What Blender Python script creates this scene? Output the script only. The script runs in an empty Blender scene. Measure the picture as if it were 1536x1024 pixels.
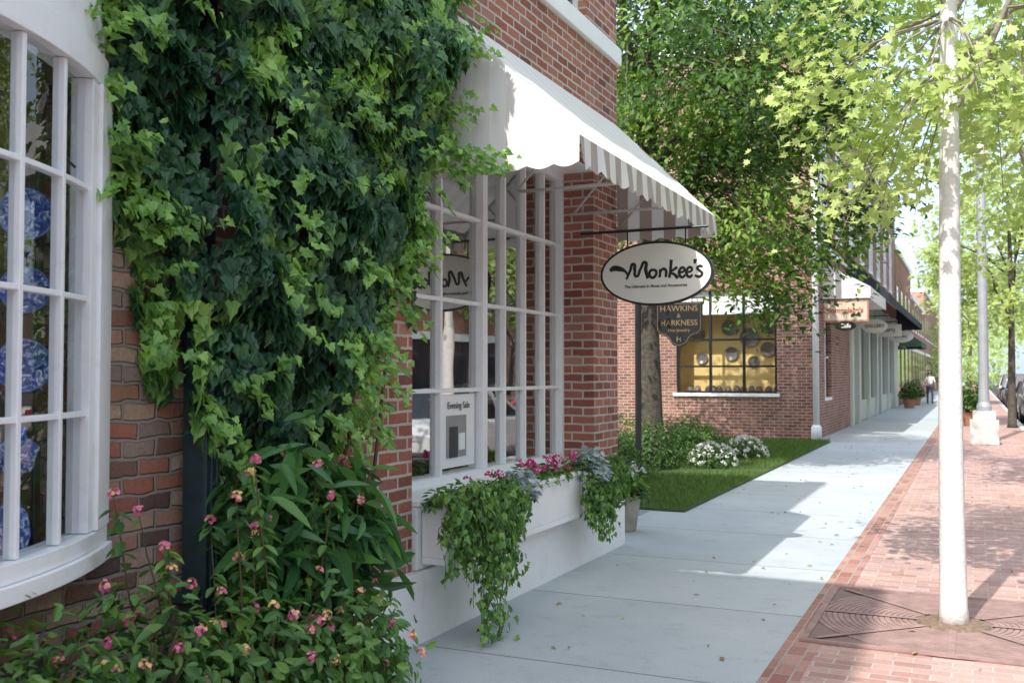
import bpy, bmesh, math, random
import numpy as np
from mathutils import Vector, Matrix, noise
R=random.Random(7); rng=np.random.default_rng(5)
sc=bpy.context.scene
COL=sc.collection
sc.view_settings.view_transform='Standard'
# ------------------------------------------------------------------ helpers
def link(o,parent=None):
    COL.objects.link(o)
    if parent is not None: o.parent=parent
    return o
def group(name):
    e=bpy.data.objects.new(name,None); e.empty_display_size=.2
    return link(e)
class MB:
    def __init__(s): s.v=[];s.f=[];s.m=[]
    def add(s,vs,fs,mi=0):
        b=len(s.v); s.v+= [tuple(p) for p in vs]
        for f in fs: s.f.append([b+i for i in f]); s.m.append(mi)
    def box(s,x0,x1,y0,y1,z0,z1,mi=0):
        x0,x1=min(x0,x1),max(x0,x1);y0,y1=min(y0,y1),max(y0,y1);z0,z1=min(z0,z1),max(z0,z1)
        s.add([(x0,y0,z0),(x1,y0,z0),(x1,y1,z0),(x0,y1,z0),(x0,y0,z1),(x1,y0,z1),(x1,y1,z1),(x0,y1,z1)],
              [(0,3,2,1),(4,5,6,7),(0,1,5,4),(1,2,6,5),(2,3,7,6),(3,0,4,7)],mi)
    def prism(s,poly,z0,z1,mi=0):
        n=len(poly)
        s.add([(x,y,z0) for x,y in poly]+[(x,y,z1) for x,y in poly],
              [list(range(n))[::-1],[n+i for i in range(n)]]+[(i,(i+1)%n,n+(i+1)%n,n+i) for i in range(n)],mi)
    def prismY(s,poly,y0,y1,mi=0):   # poly in (x,z)
        n=len(poly)
        s.add([(x,y0,z) for x,z in poly]+[(x,y1,z) for x,z in poly],
              [list(range(n)),[n+i for i in range(n)][::-1]]+[(i,n+i,n+(i+1)%n,(i+1)%n) for i in range(n)],mi)
    def tube(s,pts,rad,seg=8,mi=0,cap=True):
        pts=[Vector(p) for p in pts]
        if not hasattr(rad,'__len__'): rad=[rad]*len(pts)
        vs=[];fs=[];n=len(pts); prev=None
        for i,p in enumerate(pts):
            d=(pts[min(i+1,n-1)]-pts[max(i-1,0)])
            if d.length<1e-6: d=Vector((0,0,1))
            d.normalize()
            if prev is None:
                a=Vector((1,0,0)) if abs(d.x)<.8 else Vector((0,1,0))
            else: a=prev
            u=(a-d*a.dot(d)).normalized(); w=d.cross(u); prev=u
            for k in range(seg):
                t=2*math.pi*k/seg
                vs.append(p+(u*math.cos(t)+w*math.sin(t))*rad[i])
        for i in range(n-1):
            for k in range(seg):
                fs.append((i*seg+k,i*seg+(k+1)%seg,(i+1)*seg+(k+1)%seg,(i+1)*seg+k))
        if cap:
            fs.append(list(range(seg))[::-1]); fs.append([(n-1)*seg+k for k in range(seg)])
        s.add(vs,fs,mi)
    def lathe(s,prof,c,seg=20,mi=0):   # prof (r,z)
        vs=[];fs=[];n=len(prof)
        for r,z in prof:
            for k in range(seg):
                t=2*math.pi*k/seg; vs.append((c[0]+r*math.cos(t),c[1]+r*math.sin(t),c[2]+z))
        for i in range(n-1):
            for k in range(seg):
                fs.append((i*seg+k,i*seg+(k+1)%seg,(i+1)*seg+(k+1)%seg,(i+1)*seg+k))
        fs.append(list(range(seg))[::-1]); fs.append([(n-1)*seg+k for k in range(seg)])
        s.add(vs,fs,mi)
    def arc(s,C,a0,a1,r0,r1,z0,z1,n=12,mi=0):
        vs=[];fs=[]
        for i in range(n+1):
            a=math.radians(a0+(a1-a0)*i/n); c,t=math.cos(a),math.sin(a)
            for r,z in((r0,z0),(r1,z0),(r1,z1),(r0,z1)):
                vs.append((C[0]+r*c,C[1]+r*t,z))
        for i in range(n):
            for k in range(4):
                fs.append((i*4+k,i*4+(k+1)%4,(i+1)*4+(k+1)%4,(i+1)*4+k))
        fs.append((3,2,1,0)); fs.append((n*4,n*4+1,n*4+2,n*4+3))
        s.add(vs,fs,mi)
    def done(s,name,mats,parent=None,smooth=False,bevel=0):
        me=bpy.data.meshes.new(name); me.from_pydata(s.v,[],s.f)
        if not isinstance(mats,(list,tuple)): mats=[mats]
        for m in mats: me.materials.append(m)
        me.polygons.foreach_set('material_index',s.m)
        bm=bmesh.new(); bm.from_mesh(me); bmesh.ops.recalc_face_normals(bm,faces=bm.faces); bm.to_mesh(me); bm.free()
        if smooth: me.polygons.foreach_set('use_smooth',[True]*len(me.polygons))
        o=bpy.data.objects.new(name,me); link(o,parent)
        if bevel:
            b=o.modifiers.new('b','BEVEL'); b.width=bevel; b.segments=2; b.limit_method='ANGLE'
        return o
# ------------------------------------------------------------------ materials
def newmat(name):
    m=bpy.data.materials.new(name); m.use_nodes=True; nt=m.node_tree; nt.nodes.clear()
    out=nt.nodes.new('ShaderNodeOutputMaterial'); return m,nt,out
def N(nt,t,**k):
    n=nt.nodes.new(t)
    for a,b in k.items():
        if a.startswith('i_'):
            n.inputs[a[2:].replace('_',' ')].default_value=b
        else: setattr(n,a,b)
    return n
def math_(nt,op,a,b=None):
    n=nt.nodes.new('ShaderNodeMath'); n.operation=op
    for i,v in enumerate((a,b)):
        if v is None: continue
        if isinstance(v,(int,float)): n.inputs[i].default_value=v
        else: nt.links.new(v,n.inputs[i])
    return n.outputs[0]
def mixc(nt,fac,a,b,blend='MIX'):
    n=nt.nodes.new('ShaderNodeMix'); n.data_type='RGBA'; n.blend_type=blend
    for sock,v in((n.inputs[0],fac),(n.inputs[6],a),(n.inputs[7],b)):
        if isinstance(v,(int,float)): sock.default_value=v
        elif isinstance(v,(tuple,list)): sock.default_value=tuple(v)+((1,) if len(v)==3 else ())
        else: nt.links.new(v,sock)
    return n.outputs[2]
def ramp(nt,src,stops,interp='LINEAR'):
    n=nt.nodes.new('ShaderNodeValToRGB'); cr=n.color_ramp; cr.interpolation=interp
    while len(cr.elements)<len(stops): cr.elements.new(.5)
    for e,(p,c) in zip(cr.elements,stops): e.position=p; e.color=tuple(c)+(1,)
    nt.links.new(src,n.inputs[0]); return n.outputs[0]
def pos(nt): 
    g=nt.nodes.new('ShaderNodeNewGeometry'); return g
def plain(name,col,rough=.6,metal=0,var=.12,scale=4,bump=.0,bscale=60,spec=.5,dirt=None):
    m,nt,out=newmat(name); g=pos(nt)
    no=N(nt,'ShaderNodeTexNoise',i_Scale=scale,i_Detail=6.0,i_Roughness=.65); nt.links.new(g.outputs['Position'],no.inputs['Vector'])
    lo=tuple(c*(1-var) for c in col); hi=tuple(min(1,c*(1+var)) for c in col)
    c=ramp(nt,no.outputs[0],[(.3,lo),(.7,hi)])
    if dirt:
        n2=N(nt,'ShaderNodeTexNoise',i_Scale=scale*3.1,i_Detail=8.0,i_Roughness=.75); nt.links.new(g.outputs['Position'],n2.inputs['Vector'])
        f=ramp(nt,n2.outputs[0],[(.52,(0,0,0)),(.75,(.6,.6,.6))]); c=mixc(nt,f,c,dirt)
    p=N(nt,'ShaderNodeBsdfPrincipled',i_Roughness=rough,i_Metallic=metal); p.inputs['Specular IOR Level'].default_value=spec
    nt.links.new(c,p.inputs['Base Color'])
    if bump:
        nb=N(nt,'ShaderNodeTexNoise',i_Scale=bscale,i_Detail=5.0); nt.links.new(g.outputs['Position'],nb.inputs['Vector'])
        b=N(nt,'ShaderNodeBump',i_Strength=bump,i_Distance=.01); nt.links.new(nb.outputs[0],b.inputs['Height']); nt.links.new(b.outputs[0],p.inputs['Normal'])
    nt.links.new(p.outputs[0],out.inputs[0]); return m
def brick(name,stops,mortar,bw=.215,rh=.075,ms=.01,flat=False,wob=.004,stain=.3,swap=False,bumpd=.012,morts=.1):
    m,nt,out=newmat(name); g=pos(nt)
    sp=N(nt,'ShaderNodeSeparateXYZ'); nt.links.new(g.outputs['Position'],sp.inputs[0])
    nz=N(nt,'ShaderNodeTexNoise',i_Scale=9.0,i_Detail=2.0); nt.links.new(g.outputs['Position'],nz.inputs['Vector'])
    w=math_(nt,'MULTIPLY',math_(nt,'SUBTRACT',nz.outputs[0],.5),wob*4)
    if flat:
        u,v=(sp.outputs[1],sp.outputs[0]) if swap else (sp.outputs[0],sp.outputs[1])
    else:
        sn=N(nt,'ShaderNodeSeparateXYZ'); nt.links.new(g.outputs['True Normal'],sn.inputs[0])
        s_=math_(nt,'GREATER_THAN',math_(nt,'ABSOLUTE',sn.outputs[0]),.5)
        mx=nt.nodes.new('ShaderNodeMix'); nt.links.new(s_,mx.inputs[0]); nt.links.new(sp.outputs[0],mx.inputs[2]); nt.links.new(sp.outputs[1],mx.inputs[3])
        u=mx.outputs[0]; v=sp.outputs[2]
    u=math_(nt,'ADD',math_(nt,'ADD',u,w),50.03); v=math_(nt,'ADD',math_(nt,'ADD',v,w),50.0)
    cb=N(nt,'ShaderNodeCombineXYZ'); nt.links.new(u,cb.inputs[0]); nt.links.new(v,cb.inputs[1])
    b=N(nt,'ShaderNodeTexBrick'); nt.links.new(cb.outputs[0],b.inputs['Vector'])
    b.inputs['Color1'].default_value=(0,0,0,1); b.inputs['Color2'].default_value=(1,1,1,1); b.inputs['Mortar'].default_value=(.5,.5,.5,1)
    b.inputs['Scale'].default_value=1; b.inputs['Mortar Size'].default_value=ms; b.inputs['Mortar Smooth'].default_value=morts
    b.inputs['Brick Width'].default_value=bw; b.inputs['Row Height'].default_value=rh; b.inputs['Bias'].default_value=0
    c=ramp(nt,b.outputs['Color'],stops)
    n2=N(nt,'ShaderNodeTexNoise',i_Scale=45.0,i_Detail=6.0,i_Roughness=.7); nt.links.new(g.outputs['Position'],n2.inputs['Vector'])
    sh=ramp(nt,n2.outputs[0],[(.25,(.60,.58,.58)),(.7,(1.0,1.0,1.0))])
    c=mixc(nt,.9,c,sh,'MULTIPLY')
    c=mixc(nt,b.outputs['Fac'],c,mortar)
    n3=N(nt,'ShaderNodeTexNoise',i_Scale=1.3,i_Detail=7.0,i_Roughness=.6); nt.links.new(g.outputs['Position'],n3.inputs['Vector'])
    st=ramp(nt,n3.outputs[0],[(.3,(1-stain,)*3),(.6,(1,1,1))])
    c=mixc(nt,1.0,c,st,'MULTIPLY')
    p=N(nt,'ShaderNodeBsdfPrincipled',i_Roughness=.88); nt.links.new(c,p.inputs['Base Color'])
    h=math_(nt,'ADD',math_(nt,'MULTIPLY',b.outputs['Fac'],-1.0),math_(nt,'MULTIPLY',n2.outputs[0],.45))
    bp=N(nt,'ShaderNodeBump',i_Strength=.9,i_Distance=bumpd); nt.links.new(h,bp.inputs['Height']); nt.links.new(bp.outputs[0],p.inputs['Normal'])
    nt.links.new(p.outputs[0],out.inputs[0]); return m
def leafmat(name,stops,trans=.35,rough=.45,tint=(1.6,1.7,.7)):
    m,nt,out=newmat(name)
    a=N(nt,'ShaderNodeAttribute',attribute_name='rnd')
    c=ramp(nt,a.outputs['Fac'],stops)
    p=N(nt,'ShaderNodeBsdfPrincipled',i_Roughness=rough); nt.links.new(c,p.inputs['Base Color'])
    t=N(nt,'ShaderNodeBsdfTranslucent'); c2=mixc(nt,1.0,c,tint,'MULTIPLY'); nt.links.new(c2,t.inputs[0])
    mx=N(nt,'ShaderNodeMixShader'); mx.inputs[0].default_value=trans
    nt.links.new(p.outputs[0],mx.inputs[1]); nt.links.new(t.outputs[0],mx.inputs[2]); nt.links.new(mx.outputs[0],out.inputs[0]); return m
def glassmat(name,base=.10,tint=(.92,.96,.95),pw=3.5,amp=.85):
    m,nt,out=newmat(name)
    lw=N(nt,'ShaderNodeLayerWeight',i_Blend=.5); t=N(nt,'ShaderNodeBsdfTransparent'); t.inputs[0].default_value=tint+(1,)
    g=N(nt,'ShaderNodeBsdfGlossy'); g.inputs['Roughness'].default_value=.005; g.inputs[0].default_value=(1,1,1,1)
    ge=pos(nt); no=N(nt,'ShaderNodeTexNoise',i_Scale=2.2,i_Detail=1.0); nt.links.new(ge.outputs['Position'],no.inputs['Vector'])
    bp=N(nt,'ShaderNodeBump',i_Strength=.15,i_Distance=.008); nt.links.new(no.outputs[0],bp.inputs['Height']); nt.links.new(bp.outputs[0],g.inputs['Normal'])
    ff=math_(nt,'MINIMUM',math_(nt,'ADD',math_(nt,'MULTIPLY',math_(nt,'POWER',lw.outputs['Facing'],pw),amp),base),1.0)
    mx=N(nt,'ShaderNodeMixShader'); nt.links.new(ff,mx.inputs[0]); nt.links.new(t.outputs[0],mx.inputs[1]); nt.links.new(g.outputs[0],mx.inputs[2])
    nt.links.new(mx.outputs[0],out.inputs[0]); return m
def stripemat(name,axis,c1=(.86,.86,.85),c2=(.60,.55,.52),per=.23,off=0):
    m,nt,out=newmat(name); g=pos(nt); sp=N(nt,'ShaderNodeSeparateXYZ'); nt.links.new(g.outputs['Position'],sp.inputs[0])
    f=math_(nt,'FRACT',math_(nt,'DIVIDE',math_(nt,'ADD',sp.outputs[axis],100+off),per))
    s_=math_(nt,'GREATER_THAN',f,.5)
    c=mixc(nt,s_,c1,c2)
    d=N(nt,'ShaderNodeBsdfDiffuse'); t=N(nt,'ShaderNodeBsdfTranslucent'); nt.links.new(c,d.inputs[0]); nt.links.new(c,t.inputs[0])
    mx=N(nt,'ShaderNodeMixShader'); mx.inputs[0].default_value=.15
    nt.links.new(d.outputs[0],mx.inputs[1]); nt.links.new(t.outputs[0],mx.inputs[2]); nt.links.new(mx.outputs[0],out.inputs[0]); return m

M_white=plain('white_paint',(.88,.89,.90),.45,var=.02,scale=3,bump=.15,bscale=30,dirt=(.72,.72,.69))
M_base=plain('white_painted_masonry',(.88,.89,.90),.7,var=.03,scale=2,bump=.5,bscale=25,dirt=(.66,.67,.65))
M_black=plain('black_iron',(.015,.016,.018),.4)
M_spout=plain('dark_green_downspout',(.02,.042,.05),.45,var=.3,scale=12)
M_brickA=brick('red_brick',[(0,(.25,.085,.065)),(.3,(.43,.145,.095)),(.6,(.53,.21,.135)),(.85,(.40,.165,.13)),(1,(.58,.31,.21))],(.58,.52,.46),ms=.009)
M_brickOld=brick('old_brick',[(0,(.17,.11,.10)),(.18,(.50,.24,.15)),(.35,(.64,.47,.33)),(.5,(.54,.20,.13)),(.62,(.70,.52,.38)),(.78,(.38,.28,.23)),(.9,(.72,.57,.45)),(1,(.48,.17,.12))],(.38,.32,.27),bw=.185,rh=.078,ms=.011,wob=.009,stain=.3,bumpd=.025,morts=.6)
M_brickC=brick('dark_red_brick',[(0,(.24,.09,.07)),(.5,(.38,.145,.10)),(1,(.46,.21,.15))],(.46,.41,.36))
M_brickD=brick('orange_brick',[(0,(.38,.13,.07)),(1,(.50,.20,.11))],(.46,.36,.3))
M_pave=brick('brick_paving',[(0,(.46,.26,.22)),(.3,(.58,.34,.29)),(.6,(.66,.42,.36)),(.8,(.53,.33,.30)),(1,(.70,.50,.44))],(.50,.44,.40),bw=.2,rh=.1,ms=.006,flat=True,stain=.15,bumpd=.004)
M_paveB=brick('brick_border',[(0,(.38,.17,.13)),(.5,(.52,.27,.22)),(1,(.58,.35,.28))],(.40,.34,.3),bw=.2,rh=.1,ms=.006,flat=True,swap=True,stain=.15,bumpd=.004)
M_asph=plain('asphalt',(.075,.075,.078),.85,var=.25,scale=30,bump=.5,bscale=200)
M_soil=plain('soil',(.06,.042,.03),.95,var=.4,scale=20,bump=1,bscale=60)
M_lawn=plain('lawn_soil',(.06,.10,.03),.95,var=.35,scale=12,bump=1,bscale=90)
M_earth=plain('ground',(.10,.12,.06),.95,var=.3,scale=.4)
M_glass=glassmat('window_glass',.34,(.78,.81,.81))
M_glassdark=plain('dark_window',(.03,.035,.04),.06,var=.2,spec=.8)
M_kerb=plain('kerb_concrete',(.55,.54,.52),.8,bump=.3,var=.12,scale=6)
M_bark=plain('bark',(.09,.075,.06),.95,var=.5,scale=14,bump=1,bscale=30)
M_barkL=plain('pale_bark',(.74,.72,.69),.85,var=.1,scale=18,bump=.5,bscale=50)
M_stem=plain('stem',(.10,.09,.04),.8,var=.3)
M_cream=plain('cream_sign',(.80,.78,.71),.5,var=.03,scale=6)
M_gold=plain('gold_letter',(.24,.17,.08),.5)
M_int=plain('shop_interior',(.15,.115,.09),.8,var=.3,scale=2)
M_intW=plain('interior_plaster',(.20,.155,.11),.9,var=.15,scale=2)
M_wood=plain('wood_floor',(.20,.12,.07),.5,var=.3,scale=5)
M_sage=plain('sage_paint',(.58,.64,.58),.5,var=.05)
def concrete():
    m,nt,out=newmat('concrete_sidewalk'); g=pos(nt); sp=N(nt,'ShaderNodeSeparateXYZ'); nt.links.new(g.outputs['Position'],sp.inputs[0])
    n1=N(nt,'ShaderNodeTexNoise',i_Scale=.9,i_Detail=8.0,i_Roughness=.6); n2=N(nt,'ShaderNodeTexNoise',i_Scale=110.0,i_Detail=3.0); n3=N(nt,'ShaderNodeTexNoise',i_Scale=5.0,i_Detail=8.0,i_Roughness=.8)
    for n in(n1,n2,n3): nt.links.new(g.outputs['Position'],n.inputs['Vector'])
    c=ramp(nt,n1.outputs[0],[(.3,(.43,.47,.50)),(.7,(.53,.56,.575))])
    c=mixc(nt,1.0,c,ramp(nt,n2.outputs[0],[(.3,(.84,.84,.84)),(.7,(1.1,1.1,1.1))]),'MULTIPLY')
    c=mixc(nt,1.0,c,ramp(nt,n3.outputs[0],[(.28,(.76,.75,.74)),(.47,(1,1,1))]),'MULTIPLY')
    q=math_(nt,'DIVIDE',math_(nt,'ADD',sp.outputs[1],100.45),1.65)
    wn=N(nt,'ShaderNodeTexWhiteNoise',noise_dimensions='1D'); nt.links.new(math_(nt,'FLOOR',q),wn.inputs['W'])
    c=mixc(nt,1.0,c,ramp(nt,wn.outputs[0],[(0,(.93,.93,.93)),(1,(1.04,1.04,1.03))]),'MULTIPLY')
    j=math_(nt,'LESS_THAN',math_(nt,'FRACT',q),.0085)
    c=mixc(nt,j,c,(.17,.17,.165))
    p=N(nt,'ShaderNodeBsdfPrincipled',i_Roughness=.85); nt.links.new(c,p.inputs['Base Color'])
    h=math_(nt,'ADD',math_(nt,'MULTIPLY',n2.outputs[0],.25),math_(nt,'MULTIPLY',j,-1.0))
    bp=N(nt,'ShaderNodeBump',i_Strength=.6,i_Distance=.006); nt.links.new(h,bp.inputs['Height']); nt.links.new(bp.outputs[0],p.inputs['Normal'])
    nt.links.new(p.outputs[0],out.inputs[0]); return m
M_conc=concrete()
# ------------------------------------------------------------------ leaves
def shape(half,fold=.25,curl=.25):
    k=len(half)
    v=[(0,0,0)]+[(x,y,fold*x-curl*y*y) for x,y in half]+[(0,1,-curl)]+[(-x,y,fold*x-curl*y*y) for x,y in half[::-1]]
    fa=[0]+list(range(1,k+1))+[k+1]; fb=[0,k+1]+list(range(k+2,2*k+2))
    return np.array(v,float),np.array([fa,fb])
S_ivy=shape([(.22,-.16),(.56,.06),(.36,.3),(.34,.52),(.12,.7)])
S_maple=shape([(.3,-.08),(.26,.12),(.6,.3),(.33,.42),(.36,.75),(.14,.62)],.2,.15)
S_oval=shape([(.2,.2),(.25,.5),(.15,.8)],.3,.25)
S_long=shape([(.11,.2),(.14,.45),(.08,.8)],.3,.4)
S_pet=shape([(.35,.4),(.38,.8)],.1,.1)
def unit(a): return a/np.maximum(np.linalg.norm(a,axis=1,keepdims=True),1e-9)
def leaves(name,P,Nn,T,S,shp,mat,parent=None,rnd=None):
    P=np.asarray(P,float);n=len(P)
    Nn=unit(np.asarray(Nn,float)); T=np.asarray(T,float); T=unit(T-Nn*np.sum(T*Nn,axis=1,keepdims=True)); Xx=np.cross(T,Nn)
    V,F=shp; S=np.broadcast_to(np.asarray(S,float),(n,))
    W=P[:,None,:]+S[:,None,None]*(V[None,:,0,None]*Xx[:,None,:]+V[None,:,1,None]*T[:,None,:]+V[None,:,2,None]*Nn[:,None,:])
    k=len(V); FF=(F[None]+ (np.arange(n)*k)[:,None,None]).reshape(-1,F.shape[1])
    me=bpy.data.meshes.new(name); me.from_pydata(W.reshape(-1,3).tolist(),[],FF.tolist())
    if rnd is None: rnd=rng.random(n)
    at=me.attributes.new('rnd','FLOAT','FACE'); at.data.foreach_set('value',np.repeat(np.clip(rnd,0,1),2).astype(np.float32))
    me.materials.append(mat)
    o=bpy.data.objects.new(name,me); return link(o,parent)
def rv(n,s=1.0): return rng.normal(0,s,(n,3))
def nz(p,f): return noise.noise(Vector((p[0]*f,p[1]*f,p[2]*f)))
# ------------------------------------------------------------------ world, sun, camera
EL=math.radians(48); AZ=math.radians(189)
w=bpy.data.worlds.new('World'); sc.world=w; w.use_nodes=True; nt=w.node_tree
bg=nt.nodes['Background']; sky=nt.nodes.new('ShaderNodeTexSky'); sky.sky_type='NISHITA'; sky.sun_disc=False
sky.sun_elevation=EL; sky.sun_rotation=AZ; sky.air_density=1.0; sky.dust_density=4.0; sky.ozone_density=1.0
# bright veil added over the clear sky to lift the shade, mottled like cloud
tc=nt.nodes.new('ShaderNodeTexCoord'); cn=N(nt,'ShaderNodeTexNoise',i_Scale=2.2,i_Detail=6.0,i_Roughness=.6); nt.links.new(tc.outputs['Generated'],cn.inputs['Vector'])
sky_fill=ramp(nt,cn.outputs[0],[(.3,(.52,.70,.98)),(.65,(.90,.97,1.0))])
sky_fill=mixc(nt,1.0,sky_fill,(6.8,6.8,6.8),'MULTIPLY')
tot=mixc(nt,1.0,sky.outputs[0],sky_fill,'ADD')
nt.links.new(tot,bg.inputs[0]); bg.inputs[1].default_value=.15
sd=bpy.data.lights.new('sun','SUN'); sd.energy=5; sd.angle=math.radians(.5); sd.color=(1,.965,.90)
so=bpy.data.objects.new('sun',sd); link(so)
d=Vector((-math.sin(AZ)*math.cos(EL),-math.cos(AZ)*math.cos(EL),-math.sin(EL))); so.rotation_euler=d.to_track_quat('-Z','Y').to_euler(); so.location=(-5,-20,25)
cd=bpy.data.cameras.new('camera'); cd.lens=35; cd.sensor_width=36; cd.clip_end=4000; cd.clip_start=.05
cam=bpy.data.objects.new('camera',cd); link(cam); cam.location=(0,0,1.6)
cam.rotation_euler=(math.radians(91.84),0,math.radians(24.9)); sc.camera=cam
cd.dof.use_dof=True; cd.dof.focus_distance=6.5; cd.dof.aperture_fstop=4.0
# ------------------------------------------------------------------ ground
b=MB(); b.box(-1500,1500,-1500,1500,-.5,-.15); b.done('ground',M_earth)
b=MB(); b.box(1.35,10.5,-60,400,-.149,-.145); b.done('road',M_asph)
b=MB(); b.box(-3.45,-1.05,-20,200,-.148,0); b.done('concrete_sidewalk',M_conc)
b=MB(); b.box(-1.05,-.85,-20,200,-.148,.0,0); b.box(-.85,1.2,-20,200,-.148,-.003,1); b.done('brick_pavement',[M_paveB,M_pave])
b=MB(); b.box(1.2,1.35,-20,200,-.148,.004); b.done('kerb',M_kerb,bevel=.015)
b=MB(); b.box(10.5,14,-60,400,-.148,0); b.done('far_side_pavement',M_conc)
b=MB(); b.box(-16,-3.053,11.3,24.2,-.148,.03); b.done('lawn',M_lawn)
b=MB(); b.box(-16,-3.45,8.96,11.3,-.148,.004); b.done('garden_path',plain('path_slate',(.26,.29,.33),.8,var=.2,scale=5,bump=.4))
b=MB(); b.box(-3.2,-2.5,-.8,4.1,-.0,.04); b.done('planting_bed',M_soil)
b=MB(); 
for i in range(40): b.box(5.9,6.0,-20+i*6,-17+i*6,-.1445,-.141)
b.done('road_marking',plain('road_paint',(.6,.5,.15),.7))
# ------------------------------------------------------------------ main brick shop
shop=group('brick_shop_building')
F=-3.06; Bk=-3.40
b=MB()
b.box(F,Bk,3.46,5.17,.42,7.0); b.box(F,Bk,8.31,8.96,.42,7.0)
b.box(F,Bk,5.17,8.31,3.42,4.52)
b.box(F,Bk,5.17,5.4,4.70,7.0); b.box(F,Bk,6.4,7.15,4.70,7.0); b.box(F,Bk,8.15,8.31,4.70,7.0)
b.box(F,Bk,5.4,6.4,6.4,7.0); b.box(F,Bk,7.15,8.15,6.4,7.0)
b.box(F,Bk,5.17,8.31,4.52,4.70)
b.box(Bk-.003,-14,8.66,8.96,0,7.0); b.box(Bk-.003,-14,3.46,3.76,0,7.0); b.box(-13.7,-14,3.76,8.66,0,7)
b.done('brick_walls',M_brickA,shop)
b=MB(); b.box(-3.0,-3.40,3.46,8.99,-.1,.42); b.box(-3.03,-3.40,5.18,8.30,.423,.80); b.done('white_base',M_base,shop,bevel=.008)
b=MB(); b.box(-3.02,-3.3,3.46,9.0,4.53,4.695); b.box(-2.98,-3.3,3.46,9.02,6.9,7.1); b.box(-3.05,-3.5,5.17,8.31,3.40,3.418)
b.done('stone_band_and_cornice',M_white,shop,bevel=.01)
b=MB(); b.box(-3.3,-13.9,3.5,8.9,7.0,7.05); b.done('roof',M_asph,shop)
b=MB()
for y0 in(5.4,7.15):
    b.box(-3.14,-3.2,y0,y0+1,4.70,4.78); b.box(-3.14,-3.2,y0,y0+1,6.32,6.4); b.box(-3.14,-3.2,y0,y0+.07,4.78,6.32); b.box(-3.14,-3.2,y0+.93,y0+1,4.78,6.32); b.box(-3.145,-3.19,y0+.48,y0+.52,4.78,6.32); b.box(-3.145,-3.19,y0+.07,y0+.93,5.53,5.57)
    b.box(-3.165,-3.175,y0+.07,y0+.93,4.78,6.32,1)
b.done('upper_windows',[M_white,M_glassdark],shop)
b=MB(); zb,zt=.80,3.40
X0,X1=-3.36,-3.44
b.box(X0+.02,X1,5.17,8.31,zb,.89); b.box(X0+.02,X1,5.17,8.31,3.33,3.40)
b.box(X0+.02,X1,5.17,5.23,.89,3.33); b.box(X0+.02,X1,8.255,8.31,.89,3.33); b.box(X0+.02,X1,6.68,6.76,.89,3.33)
for y in(5.62,6.07,7.11,7.50,7.90): b.box(X0+.004,X1+.01,y-.014,y+.014,.89,3.33)
for z in(1.48,2.12,2.75):
    for (a,c) in((5.23,6.68),(6.76,8.255)): b.box(X0,X1+.014,a,c,z-.014,z+.014)
b.box(-3.02,-3.36,5.18,8.30,.803,.84)
b.done('shop_window_frame',M_white,shop,bevel=.004)
b=MB(); b.add([(-3.40,5.2,.88),(-3.40,8.28,.88),(-3.40,8.28,3.34),(-3.40,5.2,3.34)],[(0,1,2,3)]); b.done('shop_window_glass',M_glass,shop)
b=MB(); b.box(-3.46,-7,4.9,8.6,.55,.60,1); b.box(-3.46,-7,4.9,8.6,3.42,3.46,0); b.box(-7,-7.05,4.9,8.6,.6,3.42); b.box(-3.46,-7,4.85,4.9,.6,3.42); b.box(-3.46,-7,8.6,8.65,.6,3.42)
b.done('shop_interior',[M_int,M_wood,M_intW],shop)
M_red=plain('fabric_red',(.30,.06,.06),.8); M_lin=plain('fabric_cream',(.6,.55,.45),.85); M_ind=plain('fabric_navy',(.05,.06,.12),.85)
b=MB()
for i,(x,y,sx) in enumerate(((-4.0,5.75,1),(-4.3,7.75,1.05),(-4.7,6.9,1))):
    b.lathe([(.16,0),(.16,.02),(.02,.04),(.02,.35),(.26,.36),(.22,.55),(.14,.85),(.13,.95),(.18,1.2),(.19,1.32),(.07,1.42),(.05,1.52),(.02,1.56)],(x,y,.6),16,i)
b.done('dress_forms',[M_lin,M_red,M_ind],shop,smooth=True)
b=MB()
for i in range(5):
    b.box(-6.6,-6.95,5.1+i*.7,5.65+i*.7,.6,2.6,0)
    for z in(1.0,1.4,1.8,2.2): b.box(-6.3,-6.6,5.1+i*.7,5.65+i*.7,z,z+.03,1)
    for z in(1.03,1.43,1.83,2.23):
        for k in range(3): b.box(-6.35,-6.5,5.15+i*.7+k*.17,5.25+i*.7+k*.17,z,z+.1+.12*R.random(),R.choice([1,2,3]))
b.box(-3.6,-4.0,5.3,6.5,.6,.85,1); b.box(-3.6,-4.0,7.0,8.2,.6,.8,1)
b.box(-3.6,-4.0,7.0,8.2,1.38,1.40,1)
for k in range(20):
    y=5.4+(k%9)*.33; zz=.86 if k<9 else 1.405
    if k>=9: y=7.08+(k-9)*.1
    q0=R.choice([1,2,3,4]); x=-3.65-R.random()*.15
    b.tube([(x,y,zz),(x-.05,y+.06,zz+.02),(x-.12,y+.10,zz+.09)],[.035,.04,.03],8,q0); b.tube([(x-.12,y+.10,zz+.09),(x-.13,y+.11,zz)],[.012,.006],6,q0)
b.done('shelves_with_goods',[M_int,M_cream,plain('goods_blue',(.1,.16,.35)),plain('goods_red',(.5,.08,.06)),plain('goods_tan',(.5,.33,.2))],shop)
pst=group('window_poster')
b=MB(); b.box(-3.392,-3.397,6.12,6.64,.93,1.45,0); b.box(-3.387,-3.392,6.2,6.5,1.0,1.3,1); b.box(-3.382,-3.387,6.24,6.36,1.0,1.22,2); b.box(-3.382,-3.387,6.38,6.47,1.05,1.17,0)
b.done('card',[M_white,plain('photo_grey',(.3,.3,.3)),plain('photo_dark',(.05,.05,.05))],pst)
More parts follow.
